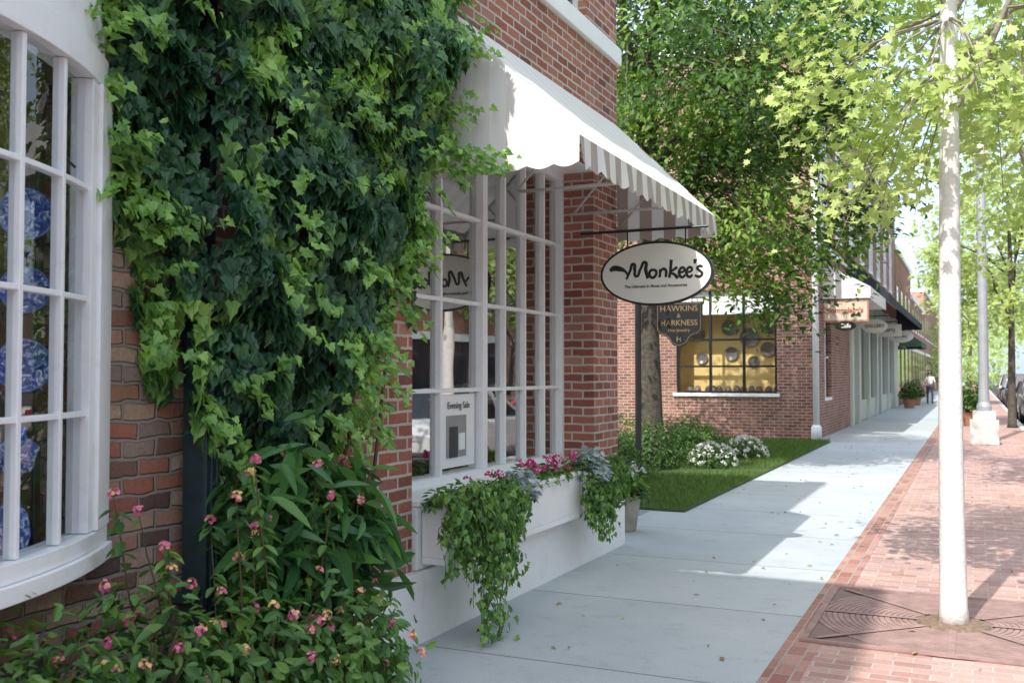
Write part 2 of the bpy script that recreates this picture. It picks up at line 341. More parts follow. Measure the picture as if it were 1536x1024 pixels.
# ------------------------------------------------------------------ awning
aw=group('striped_awning')
ya,yb_=5.5,8.93; xw,xf=-3.05,-2.11; hw,hf=3.95,3.02; hv=2.86
b=MB()
def surf(n,y0,y1):
    vs=[];fs=[]
    for i in range(n+1):
        y=y0+(y1-y0)*i/n
        for t in(0,.25,.5,.75,1):
            sag=.02*math.sin(math.pi*t)*(1+.3*math.sin(y*9)); vs.append((xw+(xf-xw)*t,y,hw+(hf-hw)*t-sag))
    for i in range(n):
        for k in range(4): fs.append((i*5+k,(i+1)*5+k,(i+1)*5+k+1,i*5+k+1))
    return vs,fs
b.add(*surf(60,ya,yb_),0)
vs=[];fs=[];n=200
for i in range(n+1):
    y=ya+(yb_-ya)*i/n; wv=.010*math.sin(y*13)+.006*math.sin(y*31)
    vs.append((xf,y,hf)); vs.append((xf+.012+wv,y,hv-.035*abs(math.sin(math.pi*(y-ya)/.172))))
for i in range(n): fs.append((2*i,2*i+2,2*i+3,2*i+1))
b.add(vs,fs,2)
for y in(ya,yb_):
    vs=[];fs=[];n=50
    for i in range(n+1):
        t=i/n; x=xw+(xf-xw)*t
        vs.append((x,y,hw+(hf-hw)*t)); vs.append((x,y-.008*math.sin(x*17),hv+.0-.025*abs(math.sin(math.pi*(x-xf)/.172))))
    for i in range(n): fs.append((2*i,2*i+2,2*i+3,2*i+1))
    b.add(vs,fs,1 if y==ya else 3)
o=b.done('canvas',[stripemat('awning_top_lit',1,c2=(.80,.78,.76)),stripemat('awning_side_lit',0,c2=(.80,.78,.76)),stripemat('awning_valance',1,c2=(.50,.45,.42)),stripemat('awning_far_side_shade',0,c2=(.42,.34,.29))],aw)  # one fabric: sunlit top and near side painted paler, far side darker for shade
b=MB()
for y in(ya+.02,6.65,7.8,yb_-.02):
    b.tube([(xw-.0,y,hv+.08),(xf-.02,y,hv+.08)],.012); b.tube([(xw,y,hw-.05),(xf-.02,y,hf-.03)],.012); b.tube([(xw,y,hv+.08),(xw+.45,y,hw-.52)],.01)
b.tube([(xf-.02,ya,hf-.03),(xf-.02,yb_,hf-.03)],.014); b.tube([(xf-.02,ya,hv+.08),(xf-.02,yb_,hv+.08)],.01)
b.done('frame',plain('awning_frame',(.55,.53,.5),.4),aw,smooth=True)
# ------------------------------------------------------------------ oval sign
sg=group('oval_hanging_sign'); sx,sy,sz=-2.39,8.0,2.43
def ell(a,c_,n=64): return [(sx+a*math.cos(2*math.pi*i/n),sz+c_*math.sin(2*math.pi*i/n)) for i in range(n)]
b=MB(); b.prismY(ell(.485,.268),sy-.018,sy+.018,0); b.prismY(ell(.464,.249),sy-.022,sy+.022,1)
b.tube([(-3.06,sy,2.80),(-1.95,sy,2.80)],.012,8,0); b.tube([(sx-.25,sy,2.80),(sx-.25,sy,2.64)],.006,6,0); b.tube([(sx+.25,sy,2.80),(sx+.25,sy,2.64)],.006,6,0)
b.done('board',[M_black,M_cream],sg)
strokes=[([(-70,5),(-64,8),(-55,7),(-46,3),(-41,-5)],[1.2,2.1,1.9,1.0,.5]),
 ([(-44,-9),(-38,4),(-33,13),(-31,4),(-29,-5),(-22,6),(-15,15),(-14,4),(-11,-9)],[.8,1,1.2,1.2,1,1,1.2,1.4,1]),
 ([(-2,4),(-7,2),(-8,-4),(-4,-8),(1,-5),(2,1),(-2,4)],[1]*7),
 ([(8,4),(8,-2),(7,-8)],[1,1,1]),([(8,-1),(12,4),(16,3),(17,-8)],[.8,1,1,1]),
 ([(25,17),(24,4),(22,-9)],[1.2,1,1]),([(34,6),(28,2),(24,-1),(29,-4),(35,-10)],[1,.9,.8,1,1.3]),
 ([(38,-2),(43,-1),(45,2),(42,5),(38,2),(37,-4),(41,-9),(46,-6)],[.8,.8,.9,1,1,1.1,1,.8]),
 ([(49,-2),(54,-1),(56,2),(53,5),(49,2),(48,-4),(52,-9),(57,-6)],[.8,.8,.9,1,1,1.1,1,.8]),
 ([(61,16),(60,10)],[1.3,.8]),([(72,5),(67,6),(64,3),(68,-1),(71,-5),(67,-9),(60,-7)],[.8,1,1,1,1,1,.8])]
cu=bpy.data.curves.new('lettering','CURVE'); cu.dimensions='3D'; cu.bevel_depth=.0115; cu.bevel_resolution=2; cu.fill_mode='FULL'
for pts,rr in strokes:
    s_=cu.splines.new('BEZIER'); s_.bezier_points.add(len(pts)-1)
    for bp_,p,r_ in zip(s_.bezier_points,pts,rr):
        bp_.co=(p[0]*.0056,p[1]*.0057,0); bp_.handle_left_type=bp_.handle_right_type='AUTO'; bp_.radius=r_
cu.materials.append(M_black)
o=bpy.data.objects.new('lettering',cu); link(o,sg); o.location=(sx-.005,sy-.024,sz+.01); o.rotation_euler=(math.radians(90),0,0); o.scale=(1,1,.15)
def text(s_,loc,size,mat,parent,bold=0,rotz=0,ext=.001,align='CENTER'):
    c=bpy.data.curves.new('text','FONT'); c.body=s_; c.size=size; c.align_x=align; c.align_y='CENTER'; c.extrude=ext; c.offset=bold; c.materials.append(mat)
    o=bpy.data.objects.new('lettering',c); link(o,parent); o.location=loc; o.rotation_euler=(math.radians(90),0,rotz); return o
text('The Ultimate in Shoes and Accessories',(sx,sy-.024,sz-.105),.034,M_black,sg,.0006)
o=text("Evening Sale",(-3.385,6.38,1.37),.07,M_black,pst,0,math.radians(90))
# ------------------------------------------------------------------ black garden sign
gs=group('black_shop_sign_on_post'); gx,gy=-4.75,14.9
b=MB(); b.tube([(gx,gy,0),(gx,gy,3.0)],.05,10); b.lathe([(.06,0),(.08,.04),(.03,.1),(.0,.14)],(gx,gy,3.0),12)
b.tube([(gx,gy,2.76),(gx+1.05,gy,2.76)],.02); b.tube([(gx+.06,gy,2.4),(gx+.2,gy,2.68),(gx+.45,gy,2.74)],.012)
cx=gx+.66; pts=[(-.36,.33),(-.36,-.1),(-.3,-.16),(-.24,-.17),(-.17,-.22),(-.1,-.32),(0,-.36),(.1,-.32),(.17,-.22),(.24,-.17),(.3,-.16),(.36,-.1),(.36,.33)]
b.prismY([(cx+x,2.36+z) for x,z in pts],gy-.025,gy+.025,0)
b.tube([(cx+x*.93,gy-.028,2.36+z*.93) for x,z in pts]+[(cx-.335,gy-.028,2.36+.307)],.004,5,1)
b.tube([(cx-.2,gy,2.76),(cx-.2,gy,2.69)],.008); b.tube([(cx+.2,gy,2.76),(cx+.2,gy,2.69)],.008)
b.done('post_and_board',[M_black,M_gold],gs)
for t_,z,s_ in(('HAWKINS',2.59,.13),('&',2.48,.09),('HARKNESS',2.37,.12),('Fine Jewelry',2.26,.07),('H',2.12,.12)): text(t_,(cx,gy-.03,z),s_,M_gold,gs,0)
# ------------------------------------------------------------------ left old brick building with bow window
lb=group('old_brick_building'); LF=-3.2
b=MB()
b.box(LF,-3.5,-.85,3.42,0,.90); b.box(LF,-3.5,-.85,.18,.90,3.3); b.box(LF,-3.5,2.92,3.42,.90,3.3); b.box(LF,-3.5,-.85,3.42,3.3,4.7)
b.box(-3.503,-12,3.12,3.42,0,4.7); b.box(-3.503,-12,-.85,-.55,0,4.7); b.done('brick_walls',M_brickOld,lb)
b=MB(); b.box(-3.15,-12,-.85,3.42,4.7,4.82); b.done('roof_eave',M_white,lb)
C=(-4.91,1.55); b=MB()
b.arc(C,-38.4,38.4,2.12,2.265,.875,.935,40); b.arc(C,-38.6,38.6,2.12,2.245,.937,1.0,40)
b.arc(C,-38.8,38.8,2.12,2.24,2.72,2.84,40); b.arc(C,-38.8,38.8,2.1,2.225,2.842,3.35,40); b.arc(C,-39,39,2.1,2.27,3.352,3.46,40)
seg=[(C[0]+2.11*math.cos(math.radians(a)),C[1]+2.11*math.sin(math.radians(a))) for a in np.linspace(-39.3,39.3,30)]
b.prism(seg,.905,.93); b.prism(seg,3.31,3.44)
for s_ in(-1,1):
    b.arc(C,s_*33.5,s_*38.8,2.13,2.25,1.003,2.717,4); b.arc(C,s_*31.8,s_*33.4,2.15,2.232,1.003,2.717,2)
for a in(25.5,18.5,11.75,5.2,-1.5,-8.2,-15,-21.8,-28): b.arc(C,a-.3,a+.3,2.178,2.222,1.003,2.717,1)
for z in(1.45,1.88,2.30): b.arc(C,-31.8,31.8,2.181,2.219,z-.010,z+.010,30)
b.done('bow_window_frame',M_white,lb,bevel=.003)
b=MB(); vs=[];fs=[]
for i in range(31):
    a=math.radians(-31.8+63.6*i/30); vs+=[(C[0]+2.2*math.cos(a),C[1]+2.2*math.sin(a),1.0),(C[0]+2.2*math.cos(a),C[1]+2.2*math.sin(a),2.72)]
for i in range(30): fs.append((2*i,2*i+2,2*i+3,2*i+1))
b.add(vs,fs); b.done('bow_window_glass',glassmat('bow_glass',.08,(.92,.95,.96),4,.6),lb)
b=MB(); b.box(-3.51,-5,.0,.05,.85,3.3); b.box(-3.51,-5,3.05,3.1,.85,3.3); b.box(-5,-5.05,0,3.1,.85,3.3); b.box(-3.51,-5,0.055,3.045,3.25,3.29); b.box(-3.51,-5,0.055,3.045,.80,.86,1)
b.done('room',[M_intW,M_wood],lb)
def platemat():
    m,nt,out=newmat('blue_white_china'); tc=N(nt,'ShaderNodeNewGeometry')
    n=N(nt,'ShaderNodeTexNoise',i_Scale=34.0,i_Detail=4.0,i_Roughness=.65,i_Distortion=1.2); nt.links.new(tc.outputs['Position'],n.inputs['Vector'])
    c=ramp(nt,n.outputs[0],[(.40,(.015,.04,.26)),(.50,(.04,.10,.42)),(.55,(.12,.22,.58)),(.61,(.72,.78,.86))])
    p=N(nt,'ShaderNodeBsdfPrincipled',i_Roughness=.22); nt.links.new(c,p.inputs['Base Color']); nt.links.new(p.outputs[0],out.inputs[0]); return m
M_china=platemat(); M_rimw=plain('china_rim',(.12,.20,.50),.2,var=.4,scale=60)
pl=group('plate_stand_with_china')
b=MB(); px,py=-3.08,2.49; 
def plate(cx_,cy_,z,r_,tilt=0):
    nrm=Vector((.8,-.6,tilt)).normalized(); q=Vector((0,0,1)).rotation_difference(nrm).to_matrix()
    k=len(b.v); b.lathe([(.0,.0),(r_*.55,.0),(r_*.7,.01),(r_*.94,.020),(r_*.94,.025),(r_*.68,.015),(r_*.5,.006),(.0,.006)],(0,0,0),28,0); b.lathe([(r_*.93,.018),(r_,.021),(r_,.027),(r_*.93,.026)],(0,0,0),28,1)
    # ring lathe has end caps: keep only its side faces
    del b.f[-2:]; del b.m[-2:]
    for i in range(k,len(b.v)): b.v[i]=tuple(q@Vector(b.v[i])+Vector((cx_,cy_,z)))
for z,r_,tl in((2.17,.092,-.05),(1.90,.084,-.08),(1.63,.095,-.05)): plate(px,py,z,r_,tl)
for z in(2.2,1.92,1.64): plate(px+.06,py-.44,z,.088,-.05)
b.done('plates',[M_china,M_rimw],pl,smooth=False)
b=MB()
for dx in(-.035,.035): b.tube([(px-.03+dx*.6,py+.03+dx*.8,.95),(px-.03+dx*.6,py+.03+dx*.8,2.34),(px-.03+dx*1.8,py+.03+dx*2.2,2.42),(px-.03+dx*3,py+.03+dx*3.4,2.36)],.006,6)
for z in(2.07,1.81,1.53,1.36): b.tube([(px-.03-.05,py+.03-.06,z),(px-.03+.05,py+.03+.06,z)],.005,5)
b.done('stand',M_black,pl)
b=MB()
b.lathe([(.035,0),(.05,.03),(.065,.10),(.055,.17),(.025,.22),(.022,.26),(.035,.29)],(px+.0,py-.04,.93),20)
b.lathe([(.05,0),(.08,.05),(.10,.14),(.06,.22),(.03,.26),(.045,.3)],(px-.08,py-.45,.93),20)
b.lathe([(.09,0),(.12,.05),(.14,.12),(.15,.13)],(px-.1,py-.85,.93),20)
b.lathe([(.0,0),(.05,.003),(.075,.09),(.03,.13),(.035,.16)],(px-.0,py-.02,1.25),16,0)
b.done('vases',[M_china,M_rimw],pl,smooth=True)
b=MB(); b.box(-3.0,-3.9,.8,2.45,.932,.945); b.done('window_table',M_white,pl)
b=MB()
for i in range(60):
    a=i/60; b.tube([(-3.75+.02*math.sin(a*60),.3+a*.9,1.0),(-3.75+.02*math.sin(a*60),.3+a*.9,2.75)],.014,5)
b.done('curtain',plain('curtain',(.65,.63,.58),.9),pl,smooth=True)
ds=group('downspout'); b=MB(); b.box(-3.06,-3.15,3.425,3.455,.05,4.6); b.box(-3.03,-3.15,3.36,3.455,.05,1.95)
for z in(.6,1.75): b.box(-3.02,-3.2,3.35,3.458,z,z+.04)
for k in(.01,.045,.08): b.tube([(-3.027,3.36+k,.06),(-3.027,3.36+k,1.94)],.008,6)
b.done('pipe',M_spout,ds,bevel=.006)
# ------------------------------------------------------------------ unseen tall building behind the camera, added and shaped to shade the sidewalk
tb=group('added_shade_building'); b=MB()
b.box(-2.05,-3.6,-16,-.9,0,10,0); b.box(-3.6,-14,-16,-.9,0,6.3,0); b.box(-1.98,-3.65,-16,-.88,9.6,9.8,1)
for i in range(5):
    for z in(4.2,7.0): b.box(-2.02,-2.1,-15+i*2.8,-13.8+i*2.8,z,z+1.8,2); b.box(-2.0,-2.1,-15.1+i*2.8,-13.7+i*2.8,z-.1,z-.003,1)
    b.box(-2.02,-2.1,-15.2+i*2.8,-13.2+i*2.8,.7,3.2,2)
b.done('walls_and_windows',[M_brickC,M_white,M_glassdark],tb)
# ------------------------------------------------------------------ far brick building (garden end)
fb=group('corner_brick_building'); b=MB(); G=24.2; W=-3.45
b.box(-6.72,-16,G,G+.3,0,9.5); b.box(-6.72,-4.27,G,G+.3,0,1.1); b.box(-6.72,-4.27,G,G+.3,3.63,9.5); b.box(-4.27,W,G,G+.3,0,9.5)
b.box(W,-3.75,G+.3,26.3,0,9.5); b.box(W,-3.75,26.3,27.6,0,.9); b.box(W,-3.75,26.3,27.6,3.0,9.5); b.box(W,-3.75,27.6,32,0,9.5)
b.box(W,-3.75,32,52,4.2,9.5); b.box(W,-16,51.7,52,0,9.5)
b.done('brick_walls',M_brickC,fb)
b=MB(); b.box(-3.3,-16,G-.1,52.1,9.5,9.75); b.box(W+.06,W,G,52,9.1,9.2); b.box(W+.05,W,G,52,4.75,4.9)
b.box(-6.8,-4.2,G-.06,G+.1,1.04,1.12)
b.done('cornice_and_sills',M_white,fb,bevel=.01)
b=MB()
for i in range(8):
    y0=25.6+i*3.2
    b.box(W+.01,W-.1,y0,y0+1.2,5.4,7.7,1); b.box(W+.04,W,y0-.08,y0+1.28,5.26,5.4,0); b.box(W+.04,W,y0-.08,y0+1.28,7.7,7.9,0)
    b.box(W+.025,W,y0+.57,y0+.63,5.4,7.7,0); b.box(W+.02,W,y0,y0+1.2,6.5,6.58,0); b.box(W+.03,W,y0,y0+.07,5.4,7.7,0); b.box(W+.03,W,y0+1.13,y0+1.2,5.4,7.7,0)
for x0 in(-9.5,-12.5):
    b.box(x0,x0+1.2,G-.01,G+.1,5.4,7.7,1); b.box(x0-.08,x0+1.28,G-.05,G,5.26,5.4,0); b.box(x0-.08,x0+1.28,G-.05,G,7.7,7.9,0); b.box(x0+.57,x0+.63,G-.025,G,5.4,7.7,0); b.box(x0,x0+1.2,G-.02,G,6.5,6.58,0)
b.done('upper_windows',[M_white,M_glassdark],fb)
b=MB()
for x in(-6.72,-5.92,-5.1,-4.33): b.box(x,x+.06,G+.08,G+.16,1.12,3.63,1)
for z in(1.12,1.75,2.4,3.05,3.57): b.box(-6.66,-4.33,G+.09,G+.15,z,z+.05,1 if z<3 else 0)
b.box(-6.66,-4.33,G+.13,G+.135,3.1,3.57,0)
b.box(-6.72,-4.27,G+.301,G+.9,1.05,1.1,3); b.box(-6.9,-4.1,G+.95,G+1.0,.9,3.7,2); b.box(-6.9,-6.85,G+.301,G+.95,.9,3.7,2); b.box(-4.1,-4.05,G+.301,G+.95,.9,3.7,2)
b.done('display_window',[M_white,M_black,plain('yellow_wall',(.80,.60,.24),.8),M_wood],fb)
b=MB(); b.add([(-6.66,G+.12,1.12),(-4.33,G+.12,1.12),(-4.33,G+.12,3.1),(-6.66,G+.12,3.1)],[(0,1,2,3)]); b.done('display_glass',glassmat('far_glass',.08,(1,1,1)),fb)
b=MB(); 
for (x,z,r_) in((-6.4,2.6,.18),(-5.6,2.75,.2),(-5.1,2.5,.24),(-4.6,2.75,.17),(-5.55,2.1,.17),(-4.65,2.2,.18),(-6.3,2.0,.15),(-5.0,1.9,.14)):
    k=len(b.v); b.lathe([(0,0),(r_*.6,0),(r_,.03),(r_,.04),(r_*.5,.01),(0,.01)],(0,0,0),20)
    for i in range(k,len(b.v)):
        vx,vy,vz=b.v[i]; b.v[i]=(x+vx,G+.93-vz,z+vy)
for i in range(12): b.lathe([(.05,0),(.09,.08),(.07,.16),(.03,.2)],(-6.5+i*.19+R.uniform(-.04,.04),G+.6+R.uniform(-.1,.1),1.1),10)
b.done('display_plates',plain('grey_china',(.18,.165,.15),.3,var=.4,scale=25),fb)
b=MB(); b.tube([(-3.36,G-.1,.05),(-3.36,G-.1,9.2)],.075,10); b.lathe([(.12,0),(.12,.35),(.08,.4)],(-3.36,G-.1,0),10)
b.done('white_downspout',M_white,fb,smooth=True)
b=MB()
b.box(W+.02,W-.3,26.3,27.6,.9,.98,1); b.box(W-.1,W-.12,26.3,27.6,.98,3.0,2); b.box(W-.06,W-.1,26.92,26.98,.98,3,1); b.box(W-.06,W-.1,26.3,27.6,2.0,2.05,1)
for i,(y0,y1,t) in enumerate([(32,32.5,'p'),(32.5,34.0,'d'),(34.0,34.5,'p'),(34.5,37.3,'w'),(37.3,37.8,'p'),(37.8,40.5,'w'),(40.5,41,'p'),(41,42.3,'d'),(42.3,42.8,'p'),(42.8,46,'w'),(46,46.5,'p'),(46.5,49.5,'w'),(49.5,52,'p')]):
    if t=='p': b.box(W+.08,W-.3,y0,y1,0,4.2,0)
    elif t=='d': b.box(W-.5,W-.55,y0,y1,0,3.0,2); b.box(W-.05,W-.3,y0,y1,3.0,4.2,0); b.box(W-.44,W-.5,y0+.5,y0+.6,0,3,0)
    else: b.box(W-.02,W-.2,y0,y1,0,.7,0); b.box(W-.1,W-.12,y0,y1,.7,3.2,2); b.box(W-.02,W-.2,y0,y1,3.2,4.2,0); b.box(W-.05,W-.1,(y0+y1)/2-.04,(y0+y1)/2+.04,.7,3.2,0)
b.done('storefront',[M_sage,M_white,M_glassdark],fb,bevel=.01)
def awn(name,y0,y1,xw,xf,hw,hf,hv,mat):
    g_=group(name); b=MB()
    b.add([(xw,y0,hw),(xf,y0,hf),(xf,y1,hf),(xw,y1,hw)],[(0,1,2,3)]); vs=[];fs=[];n=int((y1-y0)/.06)
    for i in range(n+1):
        y=y0+(y1-y0)*i/n; vs+= [(xf,y,hf),(xf+.01,y,hv-.04*abs(math.sin(math.pi*(y-y0)/.25)))]
    for i in range(n): fs.append((2*i,2*i+2,2*i+3,2*i+1))
    b.add(vs,fs)
    for y in(y0,y1): b.add([(xw,y,hw),(xf,y,hf),(xf,y,hv),(xw,y,hv)],[(0,1,2,3)])
    b.done('canvas',mat,g_); return g_
M_wcan=stripemat('white_canvas',1,(.88,.88,.87),(.82,.81,.79),.3); M_dcan=plain('navy_canvas',(.02,.025,.04),.8)
awn('white_awning',26.0,30.6,-3.44,-2.3,4.4,3.75,3.45,M_wcan)
awn('dark_awning',31.2,52,-3.44,-2.25,5.2,3.95,3.7,M_dcan)
cs=group('cafe_sign'); b=MB(); b.box(-3.38,-2.3,25.5,25.54,2.86,3.38,0); b.box(-3.34,-2.34,25.494,25.5,2.9,3.34,1); b.prismY([(-2.84+.25*math.cos(a),2.76+.12*math.sin(a)) for a in np.linspace(0,6.02,24)],25.46,25.49,2); b.tube([(-3.44,25.52,3.42),(-2.25,25.52,3.42)],.02,6,2)
b.done('board',[plain('terracotta_frame',(.42,.18,.12)),plain('peach_sign',(.62,.50,.40)),M_black],cs)
M_green=plain('sign_green',(.06,.18,.08)); M_rust=plain('sign_rust',(.40,.10,.05))
text("Someplace's",(-2.84,25.485,3.14),.17,M_rust,cs,.005); text("Cafe",(-2.84,25.455,2.76),.14,M_cream,cs,.003); text("*",(-2.84,25.485,2.98),.3,M_green,cs,.01)
for i,(y,x0,x1,z0,z1) in enumerate([(34,-3.3,-2.5,2.9,3.35),(39,-3.2,-2.4,2.95,3.4),(45,-3.3,-2.3,2.9,3.4)]):
    g_=group('hanging_shop_sign'); b=MB()
    b.prismY([((x0+x1)/2+(x1-x0)/2*math.cos(a),(z0+z1)/2+(z1-z0)/2*math.sin(a)) for a in np.linspace(0,6.02,24)] if i%2==0 else [(x0,z0),(x1,z0),(x1,z1),(x0,z1)],y,y+.04,0); b.tube([(-3.44,y,z1+.1),(x1,y,z1+.1)],.02,6,1); b.tube([((x0+x1)/2,y+.02,z1+.1),((x0+x1)/2,y+.02,z1-.02)],.01,5,1)
    b.done('board',[M_cream,M_black],g_); text(('GALLERY','GIFTS','BOOKS')[i],((x0+x1)/2,y-.01,(z0+z1)/2),.15,M_black,g_,.001)
for (y0,y1,h,mt) in((52.05,66,7.7,M_brickD),(66.05,84,6.2,M_brickC),(84.05,120,8,M_brickA)):
    g_=group('distant_brick_building'); b=MB(); b.box(-3.5,-16,y0,y1,0,h,0); b.box(-3.4,-16,y0,y1,h,h+.25,1)
    y=y0+1
    while y<y1-2:
        b.box(-3.48,-3.6,y,y+2.0,.7,3.0,2); b.box(-3.45,-3.6,y-.1,y+2.1,3.003,3.2,1); b.box(-3.48,-3.6,y+.3,y+1.4,4.4,min(6,h-.6),2); b.box(-3.45,-3.6,y+.2,y+1.5,4.25,4.397,1); y+=3.3
    b.done('walls_and_windows',[mt,M_white,M_glassdark],g_)
awn('green_awning',54,60,-3.49,-2.4,4.0,3.2,2.95,plain('green_canvas',(.03,.09,.06)))
for (y0,y1,h,mt) in((-20,8,8.5,M_brickC),(8.05,26,7,M_brickA),(26.05,48,9,M_brickD),(48.05,80,7.5,M_brickC),(80.05,140,8.5,M_brickA)):
    g_=group('brick_building_across_street'); b=MB(); b.box(14,24,y0,y1,0,h,0); b.box(13.9,24,y0,y1,h,h+.3,1); y=y0+1
    while y<y1-3:
        b.box(13.98,14.1,y,y+2.4,.6,3.0,2); b.box(13.9,14.1,y-.1,y+2.5,3.003,3.3,1); b.box(13.97,14.1,y+.5,y+1.7,4.5,6.2,2); b.box(13.95,14.1,y+.4,y+1.8,4.35,4.497,1); y+=3.5
    b.done('walls_and_windows',[mt,M_white,M_glassdark],g_)
# ------------------------------------------------------------------ ivy
iv=group('ivy')
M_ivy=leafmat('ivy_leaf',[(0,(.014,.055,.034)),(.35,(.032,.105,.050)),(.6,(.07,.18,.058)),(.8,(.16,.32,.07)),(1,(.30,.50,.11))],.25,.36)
left=[(4.4,2.76),(2.9,2.76),(2.5,2.84),(2.3,2.97),(2.07,3.06),(1.7,3.16),(1.46,3.32),(1.2,3.5),(.5,3.6),(0,3.6)]
right=[(4.4,5.62),(3.3,5.55),(3.0,5.42),(2.8,5.22),(2.36,5.05),(2.06,4.82),(1.75,4.6),(1.4,4.42),(.9,4.3),(0,4.2)]
def interp(tab,h):
    for (h1,a),(h0,c) in zip(tab,tab[1:]):
        if h0<=h<=h1: t=(h-h0)/(h1-h0+1e-9); return c+(a-c)*t
    return tab[-1][1]
P=[];Nn=[];T=[];S=[];C_=[]
cnt=0
while cnt<18500:
    s_=R.uniform(2.6,5.8); h=R.uniform(.5,4.4)
    e=.10*noise.noise(Vector((s_*6,h*6,0)))+.12*noise.noise(Vector((s_*2,h*2,5)))
    L=interp(left,h)+e; Rr=interp(right,h)+e
    if not(L<s_<Rr): continue
    edge=min(s_-L,Rr-s_)
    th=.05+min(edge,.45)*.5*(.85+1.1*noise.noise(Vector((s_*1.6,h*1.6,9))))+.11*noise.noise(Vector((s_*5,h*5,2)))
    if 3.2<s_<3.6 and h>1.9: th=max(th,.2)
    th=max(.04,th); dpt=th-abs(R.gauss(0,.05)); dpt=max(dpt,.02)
    base=3.2 if s_<3.3 else 3.08
    P.append((-base+dpt,s_,h))
    gx=noise.noise(Vector((s_*4,h*4,21))); gz=noise.noise(Vector((s_*4,h*4,31)))
    Nn.append((1,gx*1.3-.15+R.gauss(0,.35),.35+gz+R.gauss(0,.35))); T.append((R.gauss(0,.3)+.2,R.gauss(0,.45),-1)); S.append(R.uniform(.04,.088))
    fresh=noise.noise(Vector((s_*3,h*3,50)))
    c=.08+.36*R.random()+max(0,fresh)*.9+(.38 if edge<.14 else 0)+(.15 if dpt>th-.02 else -.1)+.14*max(0,h-2.6)  # fresh clusters, plus painted sunlight: lighter edges and top, darker inner leaves
    C_.append(c); cnt+=1
for i in range(190):
    h=R.uniform(1.2,4.3); L=interp(left,h); Rr=interp(right,h); s_=R.uniform(L,Rr) if i%2 else (L+R.uniform(-.03,.1) if R.random()<.5 else Rr+R.uniform(-.1,.08))
    e=min(abs(s_-L),abs(Rr-s_),.4); x=-(3.2 if s_<3.3 else 3.08)+.08+e*.5; dr=Vector((R.uniform(.3,1),R.uniform(-.8,.8),R.uniform(-.9,.5))).normalized(); ln=R.uniform(.12,.32)
    for k in range(14):
        t=k/14*ln; p=Vector((x,s_,h))+dr*t+Vector((0,0,-.6*t*t)); P.append(tuple(p+Vector((R.gauss(0,.015),R.gauss(0,.02),R.gauss(0,.015))))); Nn.append((.6+R.gauss(0,.3),R.gauss(0,.4)-.2,.6)); T.append((dr.x+R.gauss(0,.5),dr.y+R.gauss(0,.5),dr.z-.4)); S.append(R.uniform(.03,.06)); C_.append(R.uniform(.7,1))
# sprigs lying over the near end of the awning
for i in range(9):
    s_=5.38; h=R.uniform(2.85,3.0) if i<6 else R.uniform(3.2,3.7); x=-2.95+R.uniform(0,.1); ln=R.uniform(.15,.5)
    for k in range(int(ln*50)):
        t=k/50; P.append((x+t*.9+R.gauss(0,.015),s_+R.gauss(0,.02),h-.12*t+R.gauss(0,.02))); Nn.append((.3,-.8,.5+R.gauss(0,.3))); T.append((.8,R.gauss(0,.4),-.6+R.gauss(0,.4))); S.append(R.uniform(.03,.055)); C_.append(R.uniform(.75,1))
for i in range(26):
    s_=R.uniform(4.5,5.2); h=interp([(4.4,2.9),(2.0,2.3),(0,1.9)],2.2)-(5.2-s_)*.4; ln=R.uniform(.3,.8)
    for k in range(int(ln*34)):
        t=k/34; P.append((-3.06+.05+R.gauss(0,.015),s_-.12*t+.03*math.sin(t*9+i),h+.25-t)); Nn.append((1,R.gauss(0,.4),.3)); T.append((R.gauss(0,.2),R.gauss(0,.6),-1)); S.append(R.uniform(.03,.06)); C_.append(R.uniform(.3,.8))
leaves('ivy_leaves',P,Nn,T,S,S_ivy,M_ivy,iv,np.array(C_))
b=MB()
for i in range(40):
    s_=R.uniform(3.6,4.4); x=-3.05+.03; pts=[(x,s_,0)]
    for k in range(9): s_+=R.gauss(0,.08)+(.02 if i%2 else -.02); pts.append((x+.02*R.random(),min(max(s_,3.55),4.9),(k+1)*.42))
    b.tube(pts,[.014-.001*k for k in range(10)],5)
b.done('ivy_stems',M_stem,iv)
